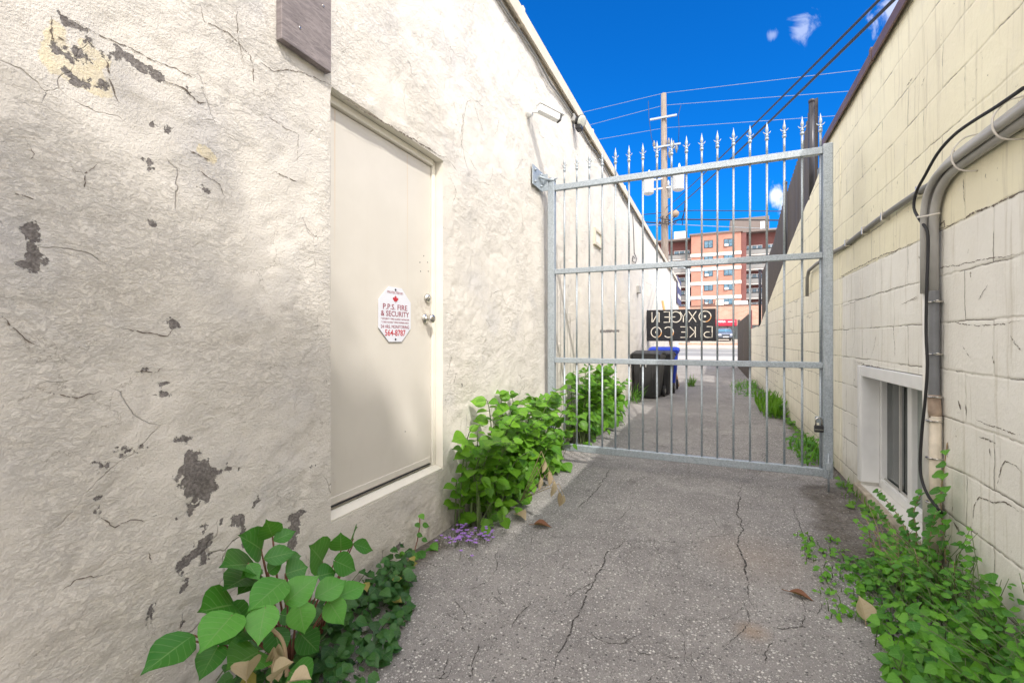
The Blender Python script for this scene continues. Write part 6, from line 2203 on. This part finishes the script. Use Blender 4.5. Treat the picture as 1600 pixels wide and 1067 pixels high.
litter_leaf(1385, 1040, 0.13, 'leaf_dead', 'yellow tan leaf lying on the asphalt below the weeds', dirv=(0.5, -0.6, 0.05), z=0.02, wk=0.9)
litter_leaf(1232, 926, 0.11, 'leaf_brown', 'dark reddish leaf strip lying in the middle of the asphalt near the weeds', dirv=(1, -0.35, 0.02), prof=LEAF_NARROW, wk=1.4)
litter_leaf(1286, 722, 0.05, 'leaf_dead', 'tiny tan leaf on the ground behind the bottom rail of the gate', dirv=(-1, 0.2, 0.02))
# hanging dry leaves: part of a dry stalk
ds = thing('dry_stalk', 'withered tan stalk of hanging leaves at the edge of the bright bush', 'plant', on_z(868, 790))
lv, st = MB(), MB()
for (px, py, X, L) in ((858, 735, -1.02, .11), (866, 752, -0.98, .12), (873, 768, -0.98, .11), (880, 772, -0.95, .09), (852, 720, -1.05, .09), (845, 745, -1.1, .1)):
    q = on_x(px, py, X)
    add_leaf(lv, q, (rnd.uniform(-.2, .2), rnd.uniform(-.3, .1), -1), (0.6, -0.6, 0.2), L, LEAF_NARROW, 1.2, rnd.uniform(.2, .8), 0.5, 0.1, rnd)
    st.tube([q, q + Vector((-0.05, 0.06, 0.05)), Vector((-1.30, q.y + 0.15, 0.10))], 0.0025, 4)
lv.build('leaves', M['leaf_dead'], ds)
st.build('stem', M['stem_dry'], ds)
# dry stalk in the knotweed
dq = thing('dry_stalk', 'bent dry stem with shrivelled leaves in the middle of the knotweed', 'plant', (-1.3, 1.5, 0))
pth = [on_x(*p, X) for p, X in (((448, 1055), -1.20), ((446, 1020), -1.2), ((440, 998), -1.21), ((426, 983), -1.24), ((415, 972), -1.3))]
st = MB().tube(smooth_path(pth), 0.006, 6)
st.build('stem', M['stem_dry'], dq)
lv = MB()
for (px, py, L) in ((436, 1005, .10), (432, 1020, .09), (428, 1010, .08)):
    add_leaf(lv, on_x(px, py, -1.22), (rnd.uniform(-.3, .3), 0, -1), (0.7, -0.5, 0.1), L, LEAF_NARROW, 1.3, rnd.uniform(.3, .9), 0.5, 0.1, rnd)
lv.build('leaves', M['leaf_dead'], dq)

# purple flowers
fp = on_z(735, 845)
pf = thing('purple_flowers', 'small clump of pale purple flowers on the asphalt edge below the bush', 'flowers', (fp.x, fp.y, 0))
pet, st = MB(), MB()
rnd = random.Random(51)
for k in range(85):
    px, py = rnd.gauss(728, 15), rnd.gauss(845, 9)
    if k % 5 == 0:
        px, py = rnd.gauss(757, 6), rnd.gauss(838, 4)
    if k % 5 == 1:
        px, py = rnd.gauss(722, 6), rnd.gauss(826, 5)
    q = on_z(px, py + 6, 0)
    q.z = gh(q.x, q.y) + rnd.uniform(0.02, 0.06)
    for j in range(5):
        a_ = j * 1.2566 + k
        add_leaf(pet, q, (math.cos(a_), math.sin(a_), 0.25), (0.1, -0.3, 1), 0.012, LEAF_ROUND, 0.9, 0.5, 0.1, 0.1, rnd, True)
    st.tube([q, (q.x - rnd.uniform(0, .03), q.y + rnd.uniform(-.02, .04), gh(q.x, q.y))], 0.0012, 4)
pet.build('petals', M['petal'], pf)
st.build('stems', M['stem'], pf)


# --- weeds on the right
def weed_mound(name, label, seed, n, region, hfun, size, mat, prof, low=True, tint=(0.05, 0.9), stemmat='stem', upb=(-0.4, -0.5, 0.8)):
    rnd = random.Random(seed)
    x0, x1, y0, y1 = region
    t = thing(name, label, 'weed', ((x0 + x1) / 2, (y0 + y1) / 2, 0))
    lv, st = MB(), MB()
    k = 0
    tries = 0
    while k < n and tries < n * 20:
        tries += 1
        x, y = rnd.uniform(x0, x1), rnd.uniform(y0, y1)
        h = hfun(x, y)
        if h <= 0.01:
            continue
        z0 = gh(x, y)
        nl = max(2, int(3 + h * 16))
        dx, dy = rnd.gauss(-0.25, 0.35), rnd.gauss(-0.1, 0.35)
        hh = h * rnd.uniform(0.45, 1.1)
        tip = Vector((x + dx * hh, y + dy * hh, z0 + hh))
        tip.x = min(tip.x, XR - 0.03)
        st.tube([(x, y, z0 - 0.01), ((x * .7 + tip.x * .3), (y * .7 + tip.y * .3), z0 + hh * .6), tip], [0.0025, 0.002, 0.0012], 4)
        for j in range(nl):
            f = 0.25 + 0.75 * (j + rnd.random()) / nl
            p = Vector((x, y, z0)).lerp(tip, f)
            a_ = rnd.uniform(0, 6.28)
            d_ = Vector((math.cos(a_) - 0.25, math.sin(a_) - 0.25, rnd.uniform(-.4, .25)))
            sz = size * rnd.uniform(0.6, 1.3)
            if p.x + d_.x * sz > XR - 0.015:
                d_.x = -abs(d_.x)
            add_leaf(lv, p + d_.normalized() * 0.012, d_, Vector(upb) + Vector((rnd.gauss(0, .3), rnd.gauss(0, .3), 0)), sz, prof, rnd.uniform(.8, 1.1), rnd.uniform(*tint), 0.14, rnd.uniform(.05, .4), rnd, low, rnd.gauss(0, .25))
            k += 1
    lv.build('leaves', M[mat], t)
    st.build('stems', M[stemmat], t)
    return t


def hA(x, y):
    e = (x - 0.63) / 0.45
    k = min(1, max(0, e * 2.2)) * min(1, max(0, (3.35 - y) / 0.4)) * min(1, max(0, (y - 1.7) / 0.2))
    return (0.07 + 0.34 * max(0, min(1, e)) ** 1.3) * k


weed_mound('weed_clump', 'dense low dark green weeds spilling onto the asphalt beside the block wall', 61, 1900, (0.58, 1.08, 1.75, 3.35), hA, 0.034, 'leaf_small', LEAF_OVAL)
weed_mound('weed_clump', 'lobed leaf weeds in front of the dense weeds at the photo corner', 62, 650, (0.62, 1.05, 1.72, 2.45), lambda x, y: 0.16 + 0.12 * (x - 0.62), 0.046, 'leaf_small', LEAF_LOBED, True, (0.15, 0.95))
weed_mound('weed_clump', 'short pale green sprigs creeping out at the tip of the weeds on the asphalt', 63, 170, (0.50, 0.74, 2.55, 3.5), lambda x, y: 0.06, 0.03, 'leaf_small', LEAF_OVAL, True, (0.5, 0.96))
weed_mound('weed_clump', 'broad leaf weeds leaning on the white block wall at the edge of the photo', 64, 330, (0.93, 1.08, 1.62, 2.10), lambda x, y: 0.40 + 0.10 * math.sin(y * 9), 0.050, 'leaf_small', LEAF_HEART, False, (0.05, 0.75))
weed_mound('weed_clump', 'small yellowish weeds below the window sill', 65, 330, (0.86, 1.06, 2.75, 3.5), lambda x, y: 0.22 + 0.16 * max(0, min(1, (3.3 - y))), 0.034, 'leaf_small', LEAF_OVAL, True, (0.35, 0.97), 'stem_dry')
# saplings by the window
sp = thing('sapling', 'thin stemmed sapling with paired oval leaves in front of the basement window', 'plant', (1.02, 3.15, 0))
lv, st = MB(), MB()
rnd = random.Random(71)
for (pts, n) in ((((1425, 860), (1412, 820), (1392, 790), (1372, 768)), 9), (((1430, 880), (1432, 830), (1428, 800), (1440, 770)), 9), (((1400, 870), (1392, 830), (1378, 800), (1362, 785)), 8), (((1450, 870), (1455, 830), (1462, 800)), 7)):
    pth = smooth_path([on_x(px, py, XR - 0.12) for px, py in pts], 5)
    st.tube(pth, 0.003, 5)
    for k in range(n):
        p = pth[int((0.2 + 0.8 * k / (n - 1)) * (len(pth) - 1))]
        for s_ in (-1, 1):
            d_ = Vector((-0.35, s_ * 0.9, rnd.uniform(-.1, .3)))
            add_leaf(lv, p, d_, (-0.5, -0.5, 0.7), rnd.uniform(0.04, 0.06), LEAF_OVAL, 1.1, rnd.uniform(.1, .6), 0.12, 0.2, rnd)
lv.build('leaves', M['leaf_small'], sp)
st.build('stems', M['stem_dry'], sp)
# vine up the conduit
cv = thing('climbing_vine', 'vine with pointed leaves climbing the beige pipe beside the window', 'plant', (XR - 0.06, on_x(1470, 800, XR).y, 0))
lv, st = MB(), MB()
pth = smooth_path([on_x(px, py, XR - 0.05) for px, py in ((1478, 880), (1474, 830), (1470, 780), (1474, 740), (1478, 710), (1480, 692))], 5)
st.tube(pth, 0.003, 5)
for (px, py, dx, L) in ((1478, 703, 1, .05), (1476, 727, -1, .06), (1472, 742, -1, .07), (1474, 740, 1, .06), (1478, 760, 1, .06), (1468, 768, -1, .07), (1472, 772, 1, .06), (1474, 782, -1, .07), (1472, 800, 1, .055), (1470, 806, -1, .06), (1476, 820, 1, .06), (1466, 832, -1, .06), (1474, 845, 1, .06), (1480, 812, 1, .05), (1462, 790, -1, .06)):
    q = on_x(px, py, XR - 0.06)
    add_leaf(lv, q, (-0.45, -dx * 0.9, -0.15), (-0.6, -0.4, 0.75), L, LEAF_HEART, 0.9, rnd.uniform(.15, .7), 0.12, 0.25, rnd)
lv.build('leaves', M['leaf_small'], cv)
st.build('stem', M['stem_dry'], cv)
# second vine at the frame's right edge
cv = thing('climbing_vine', 'vine with narrow leaves hanging on the white block wall above the corner weeds', 'plant', (XR - 0.06, on_x(1570, 950, XR).y, 0))
lv, st = MB(), MB()
pth = smooth_path([on_x(px, py, XR - 0.06) for px, py in ((1585, 1066), (1572, 1010), (1565, 960), (1558, 930), (1550, 895))], 5)
st.tube(pth, 0.003, 5)
for k in range(17):
    p = pth[int(k / 16 * (len(pth) - 1))]
    s_ = -1 if k % 2 else 1
    add_leaf(lv, p, (-0.4, -s_ * 0.9, -0.05), (-0.6, -0.4, 0.8), rnd.uniform(.06, .085), LEAF_OVAL, 0.75, rnd.uniform(.3, .9), 0.12, 0.25, rnd)
lv.build('leaves', M['leaf_small'], cv)
st.build('stem', M['stem'], cv)
# grass blades in the corner
gb = thing('grass_tuft', 'long bright grass blades at the foot of the white block wall', 'grass', (0.98, 1.75, 0))
lv = MB()
for k in range(60):
    x, y = rnd.uniform(0.86, 1.06), rnd.uniform(1.60, 1.92)
    add_leaf(lv, (x, y, gh(x, y)), (rnd.gauss(-.15, .4), rnd.gauss(-.1, .4), 1), (-1, -0.3, 0.2), rnd.uniform(.14, .26), LEAF_NARROW, 0.30, rnd.uniform(.4, .9), 0.2, rnd.uniform(.1, .5), rnd)
lv.build('blades', M['leaf_mid'], gb)


def grass_patch(label, seed, n, reg, h, mat='leaf_mid'):
    rnd = random.Random(seed)
    t = thing('weed_clump', label, 'weed', ((reg[0] + reg[1]) / 2, (reg[2] + reg[3]) / 2, 0))
    lv = MB()
    for k in range(n):
        x, y = rnd.uniform(reg[0], reg[1]), rnd.uniform(reg[2], reg[3])
        if rnd.random() < (reg[1] - x) / (reg[1] - reg[0]) * 0.8:
            continue
        z = gh(x, y)
        hh = h * rnd.uniform(.4, 1.2)
        if rnd.random() < 0.6:
            add_leaf(lv, (x, y, z), (rnd.gauss(-.2, .35), rnd.gauss(-.1, .35), 1), (-1, -.4, .2), hh, LEAF_NARROW, .55, rnd.uniform(.2, .95), .2, rnd.uniform(0, .5), rnd, True)
        else:
            a_ = rnd.uniform(0, 6.28)
            add_leaf(lv, (x, y, z + hh * rnd.random() * .8), (math.cos(a_), math.sin(a_), .1), (-.4, -.4, .8), rnd.uniform(.04, .08), LEAF_OVAL, 1, rnd.uniform(.1, .8), .15, .2, rnd, True)
    lv.build('leaves', M[mat], t)


grass_patch('dark leafy weeds at the foot of the cream wall just behind the latch stile', 81, 330, (0.84, 1.12, 5.5, 6.7), 0.15, 'leaf_small')
grass_patch('bright tall grass at the foot of the cream wall beyond the gate', 82, 560, (0.78, 1.11, 8.6, 10.4), 0.30)
grass_patch('dull green weeds spreading from the far end of the cream wall', 83, 520, (0.45, 1.10, 11.4, 15.2), 0.16, 'leaf_small')
grass_patch('thin yellow grass strip along the foot of the cream wall between the weed clumps', 84, 240, (1.02, 1.13, 5.9, 8.7), 0.07)
grass_patch('small weeds by the drop bolt of the gate', 85, 140, (0.98, 1.12, 3.9, 5.0), 0.07)
grass_patch('pale wispy weeds against the wheel of the black bin', 86, 90, (-1.62, -1.36, 9.4, 10.3), 0.32, 'leaf_small')
grass_patch('small green weeds at the street end of the alley by the blue bin', 87, 120, (-0.62, -0.45, 13.3, 13.9), 0.28)

# grit and leaf crumbs along both wall feet
rnd = random.Random(91)
gr = MB()
for k in range(900):
    if rnd.random() < 0.6:
        x = XR - abs(rnd.gauss(0, 0.22)) - 0.01
        y = rnd.uniform(2.2, 8.0)
    else:
        x = XL + abs(rnd.gauss(0, 0.14)) + 0.02
        y = rnd.uniform(1.6, 6.0)
    if abs(x) > 1.66:
        continue
    s_ = rnd.uniform(0.003, 0.010)
    z = gh(x, y) + s_ * 0.3
    vs = [(x + s_ * rnd.uniform(.6, 1), y, z), (x - s_ * rnd.uniform(.6, 1), y, z), (x, y + s_ * rnd.uniform(.6, 1), z), (x, y - s_ * rnd.uniform(.6, 1), z), (x, y, z + s_ * .6), (x, y, z - s_ * .5)]
    gr.add(vs, [(0, 2, 4), (2, 1, 4), (1, 3, 4), (3, 0, 4), (2, 0, 5), (1, 2, 5), (3, 1, 5), (0, 3, 5)])
tag(gr.build('grit', M['pebble']), 'loose grit along the foot of both walls', None, None, 'stuff')

# ------------------------------------------------------------------ unseen tree added behind the block building, crown shaped to shade the near wall
tr = thing('added_shade_tree', 'broad leafy tree added out of view behind the low block building to shade the near stucco wall', 'tree', (8.9, -8.6, 0))
rnd = random.Random(101)
mb = MB().tube([(8.9, -8.6, 0), (8.8, -8.6, 6), (8.5, -8.7, 11), (8.3, -8.9, 15.6)], [0.34, 0.27, 0.2, 0.06], 10)
for k in range(12):
    z = rnd.uniform(11, 14.5)
    an = rnd.uniform(0, 6.28)
    mb.tube([(8.42, -8.75, z), (8.35 + 0.8 * math.cos(an), -8.8 + 0.9 * math.sin(an), z + 0.6), (8.3 + 1.1 * math.cos(an), -8.8 + 1.9 * math.sin(an), z + 1.2)], [0.08, 0.05, 0.02], 6)
mb.build('trunk', M['bark'], tr)
lv = MB()
clumps = []
for k in range(44):
    y = rnd.uniform(-11.0, -7.3)
    ztop = 17.05 - 0.66 * (y + 9.5) - 0.42
    z = ztop - (rnd.random() * 0.22 if k % 5 else rnd.uniform(0.9, max(1.3, ztop - 14.8)))
    x = rnd.gauss(8.3, 0.22)
    clumps.append((Vector((x, y, z + 1.52 * (x - 8.3) * 0.8)), rnd.uniform(0.34, 0.6)))
for c, r_ in clumps:
    for j in range(64):
        p = c + Vector((rnd.gauss(0, .6), rnd.gauss(0, 1), rnd.gauss(0, .6))) * r_ * 0.6
        a_ = rnd.uniform(0, 6.28)
        add_leaf(lv, p, (math.cos(a_), math.sin(a_), rnd.uniform(-.6, .3)), (0, 0, 1), rnd.uniform(.14, .22), LEAF_OVAL, 1.2, rnd.random(), .15, .2, rnd, True)
lv.build('crown', M['leaf_tree'], tr)
